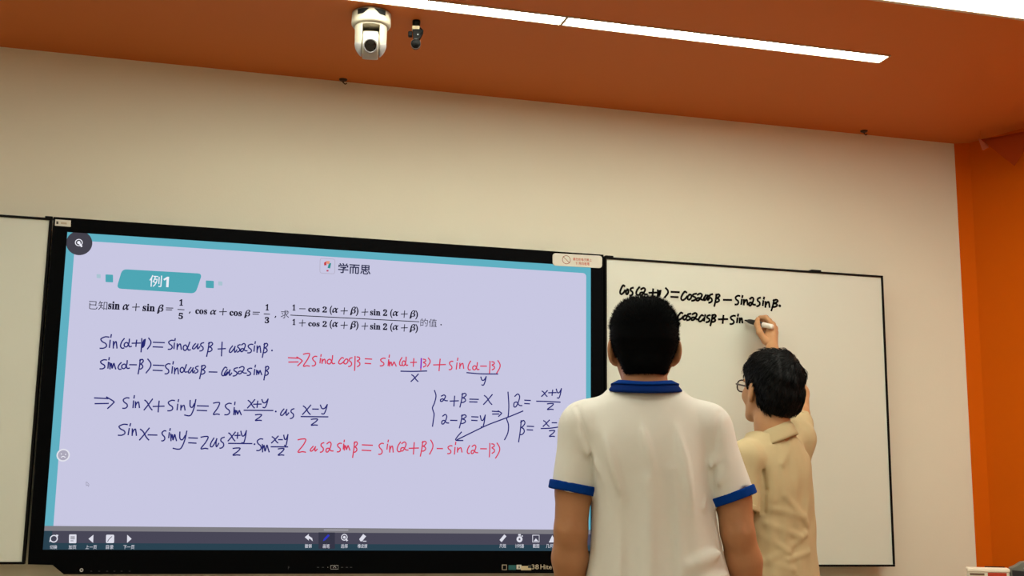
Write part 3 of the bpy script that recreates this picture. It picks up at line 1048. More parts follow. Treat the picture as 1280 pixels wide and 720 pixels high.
M_skin1 = mat('skin_tan', (176, 124, 86), .55, .10, 25, .12, 220, .35, sss=.08)
M_skin2 = mat('skin_warm', (190, 142, 100), .55, .08, 25, .12, 220, .35, sss=.08)
M_hair = mat('black_hair', (5, 6, 7), .8, .2, 120, spec=.05)
M_hair2 = mat('black_hair_glossy', (6, 7, 8), .5, .2, 120, spec=.14)
M_white = mat('white_pique', (224, 222, 214), .85, .02, 40, .22, 900)
M_blue = mat('blue_knit', (4, 54, 136), .9, .06, 60, .15, 700, spec=.08)
M_blue_d = mat('navy_knit', (3, 36, 100), .9, .06, 60, .15, 700, spec=.08)
M_beige = mat('beige_pique', (186, 167, 127), .85, .03, 40, .22, 900)
M_trouser = mat('dark_trousers', (36, 38, 46), .85, .05, 30, .2, 500)
M_shoe = mat('black_shoes', (22, 22, 24), .5)
M_sole = mat('shoe_sole', (190, 186, 178), .6)
M_eye = mat('eye_dark', (30, 22, 18), .2)


def legs(body, trous, hip_z, cx, cy, spread, belt):
    feet = []
    for s in (-1, 1):
        h, kn, an = (cx + s * .085, cy, hip_z), (cx + s * (.09 + spread), cy + .015, .49), (cx + s * (.095 + spread * 1.5), cy - .02, .09)
        body.chain([h, kn, an], [.075, .052, .038])
        body.cap((an[0], an[1] - .01, .045), (an[0] + s * .012, an[1] + .13, .035), .034, .028, .02)
        trous.cap(h, kn, .086, .078, .03)
        trous.cap(kn, (an[0], an[1] - .005, .06), .08, .068, .02)
        feet.append((an[0], an[1], s))
    trous.loft([(hip_z - .06, cx, cy, .158, .104), (hip_z + .06, cx, cy, .150, .100), (belt, cx, cy, .135, .092)], .02)
    trous.clip(lambda X, Y, Z: .035 - Z)
    return feet


def shoes(feet, parent):
    for x, y, s in feet:
        F = Field((x - .08, y - .12, -.01), (x + .08, y + .24, .14), .005)
        F.ell((x, y - .03, .045), (.045, .06, .05), None, .02)
        F.cap((x, y + .0, .05), (x + s * .012, y + .14, .036), .042, .036, .025)
        F.cap((x, y - .02, .08), (x, y - .02, .11), .045, .045, .02)
        F.clip(lambda X, Y, Z: .016 - Z)
        F.clip(lambda X, Y, Z: Z - .105)
        sh = sculpt('shoe', F, M_shoe, parent)
        pts = []
        for i in range(28):
            a = 2 * PI * i / 28
            pts.append((x + s * .006 + .049 * math.cos(a) * (1.0 if math.sin(a) < 0 else .9), y + .045 + .142 * math.sin(a)))
        MB().vprism(pts, 0, .02).build('sole', M_sole, sh, bevel=.004)


# ---- person in the white polo shirt, seen from behind
A1 = math.radians(-18)
O1 = (1.561, -1.40, 0)
p1 = empty('person', O1, A1)
tag(p1, 'person in a white polo shirt with blue collar, standing with both arms down', 'person')
B = Field((-.36, -.22, -.02), (.38, .3, 1.72), .0042)
HC = (0.0, .02, 1.572)
head(B, HC, rot('X', .0))
B.chain([(0, -.022, 1.36), (0, -.005, 1.46), (0, .0, 1.53)], [.070, .056, .055], .02)
B.loft([(.86, .02, 0, .14, .09), (1.0, .02, 0, .135, .09), (1.12, .01, 0, .13, .09), (1.26, 0, 0, .15, .095), (1.36, 0, -.005, .15, .085), (1.43, 0, -.01, .08, .06)], .03)
LS, RS = np.array([-.158, -.005, 1.355]), np.array([.160, -.005, 1.35])
LE, RE = np.array([-.190, -.02, 1.100]), np.array([.2285, -.02, 1.100])
LW, RW = np.array([-.190, .055, .865]), np.array([.277, .055, .862])
for S_, E_, W_, s in ((LS, LE, LW, -1), (RS, RE, RW, 1)):
    B.cap(S_ * [.75, 1, 1], S_, .05, .05, .03)
    HH = np.array([-.184, -.012, 1.196]) if s < 0 else np.array([.220, -.012, 1.18])
    B.chain([S_, HH, E_], [.054, .0455, .042])
    B.cap(E_ + [0, -.018, .002], E_ + [0, -.014, -.02], .026, .026, .012)
    B.ell(E_ + [-.020, -.046, .012], (.007, .010, .012), None, .014, 'sub')
    B.ell(E_ + [.020, -.046, .012], (.007, .010, .012), None, .014, 'sub')
    m_ = E_ + (W_ - E_) * .3
    B.chain([E_, m_ + [s * .002, 0, 0], W_], [.041, .0455, .027])
    relaxed_hand(B, W_, (0, .12, -1), (-s * .35, 1, .1), (-s, -.25, 0))
TR = Field((-.26, -.2, .02), (.3, .2, 1.02), .007)
feet = legs(B, TR, .88, .02, 0, .02, .97)
sculpt('body', B, M_skin1, p1)
sculpt('trousers', TR, M_trouser, p1)
shoes(feet, p1)

S1 = Field((-.30, -.19, .78), (.33, .19, 1.49), .0042)
rows1 = [(.79, .03, 0, .206, .146), (.90, .03, 0, .198, .138), (.985, .028, 0, .181, .128), (1.05, .025, 0, .168, .124), (1.12, .02, 0, .157, .121),
         (1.20, .016, -.002, .155, .121), (1.28, .006, -.006, .163, .121), (1.34, 0, -.008, .165, .112), (1.385, 0, -.01, .15, .098), (1.42, 0, -.012, .113, .081), (1.446, 0, -.012, .084, .070)]
lh, rh = np.array([-.187, -.01, 1.196]), np.array([.222, -.01, 1.180])
for S_, H_, s in ((LS, lh, -1), (RS, rh, 1)):
    ax = (H_ - S_) / np.linalg.norm(H_ - S_)
    S1.cap(S_ + [s * -.004, 0, .002], H_ + ax * .07, .0640, .0565, .018)
    S1.cap(H_ - ax * .002, H_ + ax * .12, .047, .047, .004, 'sub')


def cut1(X, Y, Z):
    out = -1e3 * np.ones((1, 1, 1))
    for S_, H_, s in ((LS, lh, -1), (RS, rh, 1)):
        ax = (H_ - S_) / np.linalg.norm(H_ - S_)
        nn = np.array([ax[0], 0, ax[2]])
        pl = (X - H_[0]) * nn[0] + (Z - H_[2]) * nn[2]
        zone = (s * (X - H_[0]) > -.075)
        out = np.maximum(out, np.where(zone & (Z < 1.28), pl, -1e3))
    return out


S1.clip(cut1)
S1.loft(rows1, .014, 2.25)
for s in (-1, 1):
    S1.cap((s * .085, -.008, 1.402), (s * .145, -.006, 1.362), .044, .057, .05)


def groove(X, Z, pts, w, depth):             # a seam line pressed into the cloth, seen from the back
    d = 1e3
    for a, b_ in zip(pts[:-1], pts[1:]):
        ux, uz = b_[0] - a[0], b_[1] - a[1]
        t_ = np.clip(((X - a[0]) * ux + (Z - a[1]) * uz) / (ux * ux + uz * uz), 0, 1)
        d = np.minimum(d, (X - a[0] - t_ * ux) ** 2 + (Z - a[1] - t_ * uz) ** 2)
    return depth * np.exp(-d / (w * w))


def folds1(X, Y, Z):
    side = np.clip((-Y - .02) / .05, 0, 1)
    lowz = np.clip((1.36 - Z) / .15, 0, 1)
    d = -.0042 * lowz * side * np.sin(X * 62 + 1.6 * np.sin(Z * 5 + 1) + .6)
    d = d - .0030 * lowz * wob(X, Y * .4, Z * .22, (60, 20, 30), 5)
    for a, b_, w_, am in (((-.115, -.11, 1.36), (-.065, -.125, 1.17), .014, .005), ((-.02, -.125, 1.38), (.012, -.135, 1.25), .012, .004),
                          ((.075, -.12, 1.36), (.115, -.125, 1.14), .013, .005), ((-.12, -.1, 1.22), (-.165, -.07, 1.33), .012, .005),
                          ((.15, -.09, 1.22), (.175, -.06, 1.30), .010, .005), ((.14, -.09, 1.16), (.20, -.055, 1.27), .010, .005),
                          ((-.06, -.13, 1.2), (-.085, -.135, .85), .018, .006), ((.06, -.13, 1.25), (.09, -.13, .85), .018, .005),
                          ((.10, -.12, 1.02), (.2, -.08, 1.06), .016, .008), ((.12, -.12, .96), (.2, -.07, 1.0), .014, .007), ((0, -.13, 1.22), (.0, -.135, .9), .018, .005)):
        d = d + ridge(X, Y, Z, a, b_, w_, am * 2.2)
    back = np.clip((-Y + .02) / .03, 0, 1)
    for pts in (((-.176, 1.408), (-.155, 1.345), (-.139, 1.28), (-.134, 1.20)), ((.185, 1.396), (.172, 1.33), (.168, 1.27), (.170, 1.18))):
        d = d + back * groove(X, Z, pts, .0055, .0035)
    return d


S1.disp(folds1)
polo = sculpt('polo_shirt', S1, M_white, p1)
for S_, H_, s in ((LS, lh, -1), (RS, rh, 1)):
    ax = (H_ - S_) / np.linalg.norm(H_ - S_)
    K = Field(H_ - .085, H_ + .085, .0032)
    K.cap(S_ + [s * -.004, 0, .002], H_ + ax * .07, .0688, .0612, .001)
    K.cap(H_ - ax * .08, H_ + ax * .12, .048, .048, .002, 'sub')
    n_ = [ax[0], 0, ax[2]]
    K.plane(H_ + ax * .002, n_)
    K.plane(H_ - ax * .021, [-v for v in n_])
    K.clip(lambda X, Y, Z: -.060 - s * (X - H_[0]) + 0 * Y + 0 * Z)
    sculpt('sleeve_band', K, M_blue, polo)['label'] = 'blue ribbed sleeve hem'
upper = collar_mesh([(0, -.004, .062, .066, 1.462, 1.43), (0, -.004, .065, .068, 1.4715, 1.437), (0, -.005, .0705, .0735, 1.473, 1.438), (0, -.006, .081, .0835, 1.4675, 1.424), (0, -.008, .0885, .091, 1.4635, 1.414),
                     (0, -.008, .0865, .0885, 1.4615, 1.412), (0, -.006, .072, .072, 1.467, 1.425)])
o = upper.build('collar', M_blue, polo, smooth=True)
o['label'] = 'blue folded collar'
stripe = collar_mesh([(0, -.008, .080, .083, 1.464, 1.414), (0, -.009, .0875, .0905, 1.457, 1.404), (0, -.010, .0965, .0985, 1.4455, 1.388), (0, -.010, .097, .099, 1.442, 1.384), (0, -.010, .092, .093, 1.440, 1.384), (0, -.009, .080, .08, 1.446, 1.390)])
o = stripe.build('collar_edge', M_blue_d, polo, smooth=True)
o['label'] = 'dark blue lower edge of the collar'

# cropped spiky hair
C1 = np.array(HC)
H = Field(C1 - .15, C1 + .15, .0035)
H.ell(C1 + [0, -.012, .016], (.0885, .107, .111), None, .01, p=2.5)
H.cap(C1 + [0, -.075, -.05], C1 + [0, -.066, -.078], .045, .036, .03)
for s in (-1, 1):
    H.cap(C1 + [s * .036, -.060, -.03], C1 + [s * .031, -.050, -.088], .036, .033, .02)
zc_y = np.array([-.2, -.06, -.035, -.018, -.002, .006, .022, .030, .055, .075, .2]) + C1[1]
zc_z = np.array([-.098, -.098, -.080, -.045, .028, .032, -.01, .02, .055, .075, .085]) + C1[2]
H.clip(lambda X, Y, Z: (np.interp(Y[0, :, 0], zc_y, zc_z)[None, :, None] - Z) * .6 + 0 * X)
taper = lambda X, Y, Z: np.clip((C1[2] + .012 - Z) / .045, 0, 1) * .012 + 0 * X
H.disp(taper)
V, Q = H.nets()
Nn = normals(V, Q)
mb = MB()
mb.v = [tuple(p) for p in V]; mb.f = [tuple(q) for q in Q]
outw = np.einsum('ij,ij->i', Nn, V - C1) > 0
top = np.nonzero((V[:, 2] > C1[2] + .045) & outw)[0]
sid = np.nonzero((V[:, 2] <= C1[2] + .055) & (V[:, 2] > C1[2] - .085) & outw)[0]
v1, f1 = spikes(V, Nn, top, 5600, .005, .0135, .0010, 1, (0, 0, .55))
mb.add(v1, f1)
v1, f1 = spikes(V, Nn, sid, 4200, .003, .006, .0010, 2, (0, 0, -.1))
mb.add(v1, f1)
me = mb.mesh('hair')
link('hair', me, M_hair, p1, smooth=True)
eyes = MB()
for s in (-1, 1):
    eyes.lathe([(.010 * math.sin(a), .010 * math.cos(a)) for a in np.linspace(0.02, PI - .02, 9)], C1 + [s * .031, .084, .003], n=12)
eyes.build('eyes', M_eye, p1, smooth=True)

# ---- person in the beige polo shirt, writing on the board
A2 = math.radians(20)
q = at_y(965, 640, -.60)
O2 = np.array([q[0], -.60, 0.0])
R2 = rot('Z', A2)


def L2(p): return R2.T @ (np.array(p, float) - O2)     # world to this person's own frame


p2 = empty('person', tuple(O2), A2)
tag(p2, 'person in a beige polo shirt and glasses, writing on the whiteboard', 'person')
hd = at_y(962, 486, -.60)
HC2 = L2((hd[0], hd[1], 1.560))
RH = rot('Z', math.radians(-9)) @ rot('X', .14)
SHR = L2(at_y(994, 548, -.50)); SHL = np.array([-.148, -.02, 1.335])
ELR = L2(at_y(998, 492, -.30)); WRR = L2(at_y(965, 437, -.135))
NB = np.array([-.01, -.01, 1.40])
B = Field((-.34, -.26, -.02), (.56, .66, 2.0), .0042)
head(B, HC2, RH)
B.chain([NB + [0, -.02, -.05], NB + [0, -.01, .04], HC2 + R2 @ np.array([0, -.005, -.045])], [.068, .056, .056], .02)
B.loft([(.86, 0, 0, .13, .085), (1.0, 0, 0, .125, .085), (1.12, 0, 0, .12, .085), (1.26, 0, 0, .125, .085), (1.32, 0, -.005, .11, .07), (1.38, 0, -.01, .06, .05)], .03)
B.cap(NB + [.05, .01, -.10], SHR + [0, .005, -.015], .036, .042, .03)
B.chain([SHR, (SHR + ELR) / 2, ELR], [.052, .045, .038])
fm = ELR + (WRR - ELR) * .3
B.chain([ELR, fm, WRR], [.038, .040, .0255])
ELL, WRL = np.array([-.195, -.04, 1.06]), np.array([-.185, .06, .83])
B.cap(NB + [-.05, -.01, -.08], SHL + [0, 0, -.02], .038, .044, .03)
B.chain([SHL + [0, 0, -.02], (SHL + ELL) / 2, ELL], [.046, .044, .038])
B.chain([ELL, ELL + (WRL - ELL) * .3, WRL], [.038, .040, .026])
relaxed_hand(B, WRL, (0, .12, -1), (.35, 1, .1), (1, -.25, 0))


def hp(px, py, y): return L2(at_y(px, py, y))


# writing hand: palm, four curled fingers, thumb against the marker
wr = WRR
kn = [hp(966, 406, -.092), hp(968.5, 410.5, -.076), hp(969, 415.5, -.062), hp(968, 420.5, -.050)]
for i, kp in enumerate(kn):
    B.cap(wr + (kp - wr) * .12, kp, .016, .0125, .012)
B.cap(hp(957.5, 425, -.100), hp(963, 413, -.088), .015, .015, .012)
idx = [kn[0], hp(957.5, 396.8, -.066), hp(950.5, 397.2, -.046), hp(945.5, 401, -.038)]
mid = [kn[1], hp(961.5, 400.5, -.046), hp(952, 403, -.028), hp(947, 408, -.028)]
rin = [kn[2], hp(964, 406.5, -.032), hp(956, 408.5, -.018), hp(952.5, 413.5, -.026)]
lit = [kn[3], hp(965.5, 413, -.026), hp(959, 415, -.015), hp(956.5, 419, -.024)]
for ch, r0 in ((idx, .0098), (mid, .0100), (rin, .0094), (lit, .0084)):
    B.chain(ch, [r0 + .001, r0, r0 - .0008, r0 - .0018], .005)
th = [hp(957, 426.5, -.112), hp(949.6, 415.5, -.104), hp(946.4, 405.5, -.086), hp(947.2, 399.0, -.072)]
B.chain(th, [.0145, .0118, .0105, .0088], .007)
TR = Field((-.26, -.2, .02), (.26, .2, 1.02), .007)
feet = legs(B, TR, .87, 0, 0, .015, .96)
sculpt('body', B, M_skin2, p2)
sculpt('trousers', TR, M_trouser, p2)
shoes(feet, p2)

S2 = Field((-.30, -.22, .76), (.32, .36, 1.62), .0042)
rows2 = [(.77, .0, 0, .190, .142), (.88, 0, 0, .180, .134), (.96, 0, 0, .165, .125), (1.05, 0, 0, .153, .118), (1.14, 0, -.002, .150, .116),
         (1.22, 0, -.004, .150, .115), (1.29, 0, -.007, .148, .110), (1.335, 0, -.01, .132, .098), (1.37, -.005, -.012, .108, .084), (1.405, -.01, -.012, .08, .070)]
SHL2 = np.array([-.146, -.02, 1.315])
lh2 = np.array([-.178, -.034, 1.150])
axl = (lh2 - SHL2) / np.linalg.norm(lh2 - SHL2)
S2.cap(SHL2, lh2 + axl * .07, .062, .054, .014)
S2.cap(lh2 - axl * .002, lh2 + axl * .12, .0455, .0455, .004, 'sub')
axr = (ELR - SHR) / np.linalg.norm(ELR - SHR)
rh2 = SHR + (ELR - SHR) * .34
S2.cap(SHR, rh2 + axr * .06, .066, .052, .02)
S2.cap(rh2 - axr * .002, rh2 + axr * .12, .0445, .0445, .004, 'sub')


def cut2(X, Y, Z):
    a = (X - lh2[0]) * axl[0] + (Y - lh2[1]) * axl[1] + (Z - lh2[2]) * axl[2]
    a = np.where((X < -.125) & (Z < 1.24), a, -1e3)
    b_ = (X - rh2[0]) * axr[0] + (Y - rh2[1]) * axr[1] + (Z - rh2[2]) * axr[2]
    near = (X - rh2[0]) ** 2 + (Y - rh2[1]) ** 2 + (Z - rh2[2]) ** 2 < .15 ** 2
    return np.maximum(a, np.where(near, b_, -1e3))


S2.clip(cut2)
S2.loft(rows2, .014, 2.2)
S2.cap((-.06, -.014, 1.365), SHL2 + [.01, 0, .005], .045, .058, .03)
S2.cap((.05, -.01, 1.365), SHR + [-.012, -.01, -.005], .045, .058, .03)
S2.cap((.112, .0, 1.20), SHR + [-.004, -.005, -.015], .045, .055, .035)


def seam2(d, X, Y, Z, pxs):
    ps = [surf(*q) for q in pxs]
    for a, b_ in zip(ps[:-1], ps[1:]):
        if a is not None and b_ is not None:
            ab = b_ - a
            t_ = np.clip(((X - a[0]) * ab[0] + (Y - a[1]) * ab[1] + (Z - a[2]) * ab[2]) / (ab @ ab), 0, 1)
            q_ = (X - a[0] - t_ * ab[0]) ** 2 + (Y - a[1] - t_ * ab[1]) ** 2 + (Z - a[2] - t_ * ab[2]) ** 2
            d = d + .006 * np.exp(-q_ / .007 ** 2)
    return d


def surf(px, py):                            # where the sight line of a pixel meets the shirt's back
    c0, d = L2(CAM), R2.T @ ray(px, py)
    for t_ in np.arange(3.4, 4.8, .004):
        p = c0 + d * t_
        if rows2[0][0] < p[2] < 1.4:
            T = np.array(rows2)
            cx, cy, a, b_ = [np.interp(p[2], T[:, 0], T[:, i]) for i in (1, 2, 3, 4)]
            if ((p[0] - cx) / a) ** 2 + ((p[1] - cy) / b_) ** 2 < 1: return p
    return None


fold_px = [((958, 655), (1000, 672), .010, .007), ((950, 668), (985, 690), .009, .007), ((962, 700), (1006, 668), .010, .007), ((965, 636), (1005, 646), .012, .005),
           ((1001, 540), (990, 600), .010, .006), ((1010, 555), (1000, 630), .010, .006), ((990, 545), (978, 580), .009, .004), ((945, 700), (990, 712), .010, .006),
           ((962, 560), (966, 625), .012, .004), ((980, 620), (1008, 655), .010, .005), ((985, 700), (1010, 690), .008, .005)]
fl = [(surf(*a), surf(*b_), w_, am) for a, b_, w_, am in fold_px]


def folds2(X, Y, Z):
    d = -.0026 * wob(X, Y, Z, (45, 45, 40), 11)
    for a, b_, w_, am in fl:
        if a is not None and b_ is not None:
            d = d + ridge(X, Y, Z, a, b_, w_, am * 3.4)
    d = seam2(d, X, Y, Z, ((941, 562), (953, 588), (958, 612), (956, 640)))
    return seam2(d, X, Y, Z, ((996, 532), (1004, 552), (1009, 585)))


S2.disp(folds2)
polo2 = sculpt('polo_shirt', S2, M_beige, p2)
for (S_, H_, ax, r1, r2) in ((SHL2, lh2, axl, .0640, .0560), (SHR, rh2, axr, .0680, .0540)):
    K = Field(H_ - .085, H_ + .085, .0032)
    K.cap(S_, H_ + ax * (.07 if S_ is SHL2 else .06), r1, r2, .001)
    K.cap(H_ - ax * .08, H_ + ax * .12, .0465, .0465, .002, 'sub')
    K.plane(H_ + ax * .001, ax)
    K.plane(H_ - ax * .018, -ax)
    if S_ is SHL2: K.clip(lambda X, Y, Z: X + .125 + 0 * Y + 0 * Z)
    sculpt('sleeve_band', K, M_beige, polo2)
cx, cy = -.012, -.004


def tilt_collar(mb):
    mb.v = [(x, y, z + .30 * x) for x, y, z in mb.v]
    return mb


cl = tilt_collar(collar_mesh([(cx, cy + .002, .060, .064, 1.425, 1.36), (cx, cy, .063, .068, 1.451, 1.378), (cx, cy, .068, .073, 1.453, 1.379), (cx, cy - .002, .077, .083, 1.438, 1.366), (cx, cy - .004, .090, .095, 1.408, 1.350),
                  (cx, cy - .004, .093, .097, 1.399, 1.338), (cx, cy - .004, .088, .092, 1.397, 1.338), (cx, cy - .002, .070, .072, 1.42, 1.365)], slant=True))
cl.build('collar', M_beige, polo2, smooth=True)

# longer brushed hair
H = Field(HC2 - .16, HC2 + .16, .0035)
H.ell(HC2 + RH @ np.array([0, -.016, .024]), (.090, .112, .110), RH, .01, p=2.15)
H.ell(HC2 + RH @ np.array([.0, -.07, -.03]), (.074, .050, .065), RH, .03)
zy = np.array([-.2, -.07, -.045, -.030, -.012, .0, .02, .030, .050, .085, .2])
zz = np.array([-.105, -.100, -.068, -.012, .020, .024, -.012, .02, .045, .06, .06])


def cuth(X, Y, Z):
    x, y, z = X - HC2[0], Y - HC2[1], Z - HC2[2]
    yl = RH[0, 1] * x + RH[1, 1] * y + RH[2, 1] * z
    zl = RH[0, 2] * x + RH[1, 2] * y + RH[2, 2] * z
    return (np.interp(yl, zy, zz) - zl) * .6


H.clip(cuth)
H.disp(lambda X, Y, Z: .0022 * wob(X, Y, Z, (110, 110, 60), 8))
V, Q = H.nets()
Nn = normals(V, Q)
mb = MB()
mb.v = [tuple(p) for p in V]; mb.f = [tuple(p) for p in Q]
crown = HC2 + RH @ np.array([.03, -.085, .10])
rs = np.random.RandomState(4)
outw = np.nonzero(np.einsum('ij,ij->i', Nn, V - HC2) > 0)[0]
for i in rs.choice(outw, 3600):
    p, nn = V[i], Nn[i]
    loc = RH.T @ (p - HC2)
    if loc[2] < -.07 or loc[1] > .055 or (loc[1] > -.01 and loc[2] < .05): continue
    away = p - crown
    dist = np.linalg.norm(away) + 1e-6
    tdir = away / dist + np.array([0, 0, -.35]) + rs.normal(size=3) * .10
    tdir -= nn * (tdir @ nn)
    tdir /= np.linalg.norm(tdir) + 1e-9
    L = rs.uniform(.018, .036)
    lift = rs.uniform(.0005, .003) + (.004 if dist < .05 else 0)
    pts = [p - nn * .001, p + tdir * L * .35 + nn * lift * .7, p + tdir * L * .7 + nn * (lift - .002), p + tdir * L + nn * (lift - .007)]
    mb.tube(pts, [.0012, .0014, .0010, .0003], 3, False)
link('hair', mb.mesh('hair'), M_hair2, p2, smooth=True)
eyes = MB()
for s in (-1, 1):
    eyes.lathe([(.010 * math.sin(a), .010 * math.cos(a)) for a in np.linspace(0.02, PI - .02, 9)], HC2 + RH @ np.array([s * .031, .084, .003]), n=12)
eyes.build('eyes', M_eye, p2, smooth=True)


# glasses
def hl(x, y, z): return HC2 + RH @ np.array([x, y, z])


gl = MB()
lens_pts = {}
for s in (-1, 1):
    rim = []
    for i in range(24):
        a = 2 * PI * i / 24
        ca, sa = math.cos(a), math.sin(a)
        rim.append((s * .036 + .026 * math.copysign(abs(ca) ** .75, ca), .108 - .010 * abs(s * .036 + .026 * ca) / .06, .002 + .020 * math.copysign(abs(sa) ** .75, sa)))
    lens_pts[s] = rim
    gl.tube([hl(*p) for p in rim + [rim[0], rim[1]]], .0026, 6, False)
    gl.tube([hl(s * .062, .097, .008), hl(s * .074, .088, .008), hl(s * .080, .03, .004), hl(s * .081, -.008, .004), hl(s * .079, -.022, -.012)], .0028, 6)
gl.tube([hl(-.010, .107, .006), hl(0, .110, .009), hl(.010, .107, .006)], .0018, 6)
glasses = gl.build('glasses', mat('glasses_frame', (26, 18, 16), .35), p2, smooth=True)
M_glass = mat('lens_glass', (245, 245, 245), .02)
M_glass.node_tree.nodes['Principled BSDF'].inputs['Transmission Weight'].default_value = 1.0
M_glass.node_tree.nodes['Principled BSDF'].inputs['IOR'].default_value = 1.1
for s in (-1, 1):
    MB().add([hl(*p) for p in lens_pts[s]], [tuple(range(24))]).build('lens', M_glass, glasses)

# marker in the writing hand
tip = at_y(931.0, 400.2, -.0015)
end = at_y(965.8, 408.8, -.126)
dv = (end - tip); ML = np.linalg.norm(dv); dv /= ML
mk = empty('marker_pen', tuple(tip))
mk.rotation_mode = 'QUATERNION'
mk.rotation_quaternion = Vector((0, 0, 1)).rotation_difference(Vector(dv))
tag(mk, 'black marker pen with a white end, held against the whiteboard by the writing hand', 'marker')
MB().lathe([(0, 0), (.0022, .0005), (.003, .006), (.0042, .010), (.0048, .013)], n=16).build('nib', M_ink, mk, smooth=True)
MB().lathe([(.0044, .012), (.0075, .020), (.0088, .026), (.0095, .034), (.0095, ML * .66), (0, ML * .66)], n=24).build('barrel', mat('marker_black', (26, 25, 24), .4), mk, smooth=True)
MB().lathe([(0, ML * .66), (.0102, ML * .66), (.0104, ML * .68), (.0104, ML * .96), (.0092, ML), (0, ML)], n=24).build('cap', mat('marker_white', (232, 228, 218), .4), mk, smooth=True)

# ------------------------------------------------------------------ ceiling camera
M_camw = mat('camera_white', (172, 164, 146), .55)
M_camg = mat('camera_grey', (150, 148, 148), .5)
M_camd = mat('camera_dark', (8, 8, 8), .55, spec=.12)
M_lens = mat('lens_black', (6, 7, 9), .12, coat=.5)
cp = at_z(464.5, 16.5, CZ)
ptz = empty('ceiling_camera', tuple(cp), math.atan2(CAM[1] - cp[1], CAM[0] - cp[0]) + PI / 2)
tag(ptz, 'white motorised camera hanging from the orange ceiling above the screen', 'camera')
MB().lathe([(0, 0), (.058, 0), (.0625, -.003), (.064, -.036), (.0635, -.043), (.060, -.048), (.0545, -.050), (0, -.050)], n=48).build('base', M_camw, ptz, smooth=True)
wn = MB()
for sg in (-1, 1):                                     # dark sensor windows on the front of the base
    pr = []
    for i in range(9):
        a = -PI / 2 + sg * (.14 + .62 * i / 8)
        z1 = -.008
        z0 = -.026 if i > 3 else -.010 - .0045 * i
        pr.append((a, z0, z1))
    vs = [(r * math.cos(a), r * math.sin(a), z) for r in (.0648,) for a, z0, z1 in pr for z in (z0, z1)]
    wn.add(vs, [(2 * i, 2 * i + 1, 2 * i + 3, 2 * i + 2) for i in range(8)])
wn.build('sensor_window', M_camd, ptz)
yk = Field((-.07, -.07, -.18), (.07, .07, -.03), .0025)
yk.cap((0, 0, -.02), (0, 0, -.106), .0535, .051, .002)
yk.clip(lambda X, Y, Z: Z + .040 + 0 * X + 0 * Y)


def slot(X, Y, Z):
    q_ = np.maximum(np.abs(X) - .0275, np.maximum(Z + .056, Y - .035))
    return -q_ + 0 * X


yk.clip(slot)
yk.clip(lambda X, Y, Z: -(Z + .150 + np.clip(-Y, -.02, .06) * .9 * 0) + 0 * X + 0 * Y)
sculpt('yoke', yk, M_camw, ptz)
hdm = Field((-.04, -.07, -.19), (.04, .06, -.05), .0025)
hdm.cap((-.012, 0, -.110), (.012, 0, -.110), .0465, .0465, .004)
hdm.clip(lambda X, Y, Z: np.abs(X) - .0255 + 0 * Y + 0 * Z)
sculpt('camera_head', hdm, M_camw, ptz)
tilt = rot('X', math.radians(90 + 28))
lc = np.array([0, 0, -.105])
MB().lathe([(.024, .040), (.0245, .0505), (.0225, .054), (.0195, .054), (.0185, .050)], lc, tilt, 36).build('lens_ring', M_camg, ptz, smooth=True)
MB().lathe([(.0195, .0515), (.012, .0545), (0, .056)], lc, tilt, 36).build('lens', M_lens, ptz, smooth=True)
for s in (-1, 1):                                      # grey lower cheeks of the yoke
    ck = Field((-.07, -.07, -.18), (.07, .07, -.08), .0025)
    ck.cap((0, 0, -.02), (0, 0, -.106), .0542, .0517, .002)
    ck.clip(lambda X, Y, Z: -(s * X - .0285) + 0 * Y + 0 * Z)
    ck.clip(lambda X, Y, Z: (Z + .113) * .8 + (s * X - .04) * -.55 + 0 * Y)
    sculpt('yoke_cover', ck, M_camg, ptz)

# small black device beside it
cq = at_z(520.5, 26.0, CZ)
sm = empty('ceiling_microphone', tuple(cq), math.atan2(CAM[1] - cq[1], CAM[0] - cq[0]) + PI / 2)
tag(sm, 'small black bracketed device hanging from the ceiling right of the white camera', 'device')
MB().lathe([(0, 0), (.013, 0), (.0135, -.004), (.0125, -.018), (.007, -.021), (0, -.021)], n=24).build('ceiling_mount', M_camd, sm, smooth=True)
MB().box((-.014, -.012, -.034), (.012, .008, -.021)).build('joint', mat('joint_cream', (206, 190, 158), .5), sm, bevel=.003)
arm = MB()
arm.prism([(-.012, -.034), (.016, -.030), (.024, -.040), (.012, -.066), (-.008, -.070)], -.011, .011)
arm.tube([(.012, -.012, -.028), (.022, -.012, -.038), (.014, -.012, -.052)], .003, 8)
arm.build('bracket', M_camd, sm, bevel=.002)
MB().box((-.026, -.010, -.058), (-.012, .006, -.040)).build('clamp_knob', M_camd, sm, bevel=.003)
tl = rot('X', math.radians(90 + 12))
MB().lathe([(0, -.022), (.013, -.022), (.0155, -.018), (.0155, .016), (.014, .020), (0, .020)], (0, -.002, -.083), tl, 28).build('capsule', M_camd, sm, smooth=True)
MB().lathe([(.0158, .006), (.0165, .008), (.0165, .013), (.0158, .015)], (0, -.002, -.083), tl, 28).build('ring', M_camg, sm, smooth=True)
MB().lathe([(0, .004), (.0022, .004), (.0022, .006), (0, .006)], (.006, -.012, -.054), rot('X', PI / 2), 12).build('indicator', emi('indicator', (230, 230, 220)), sm)

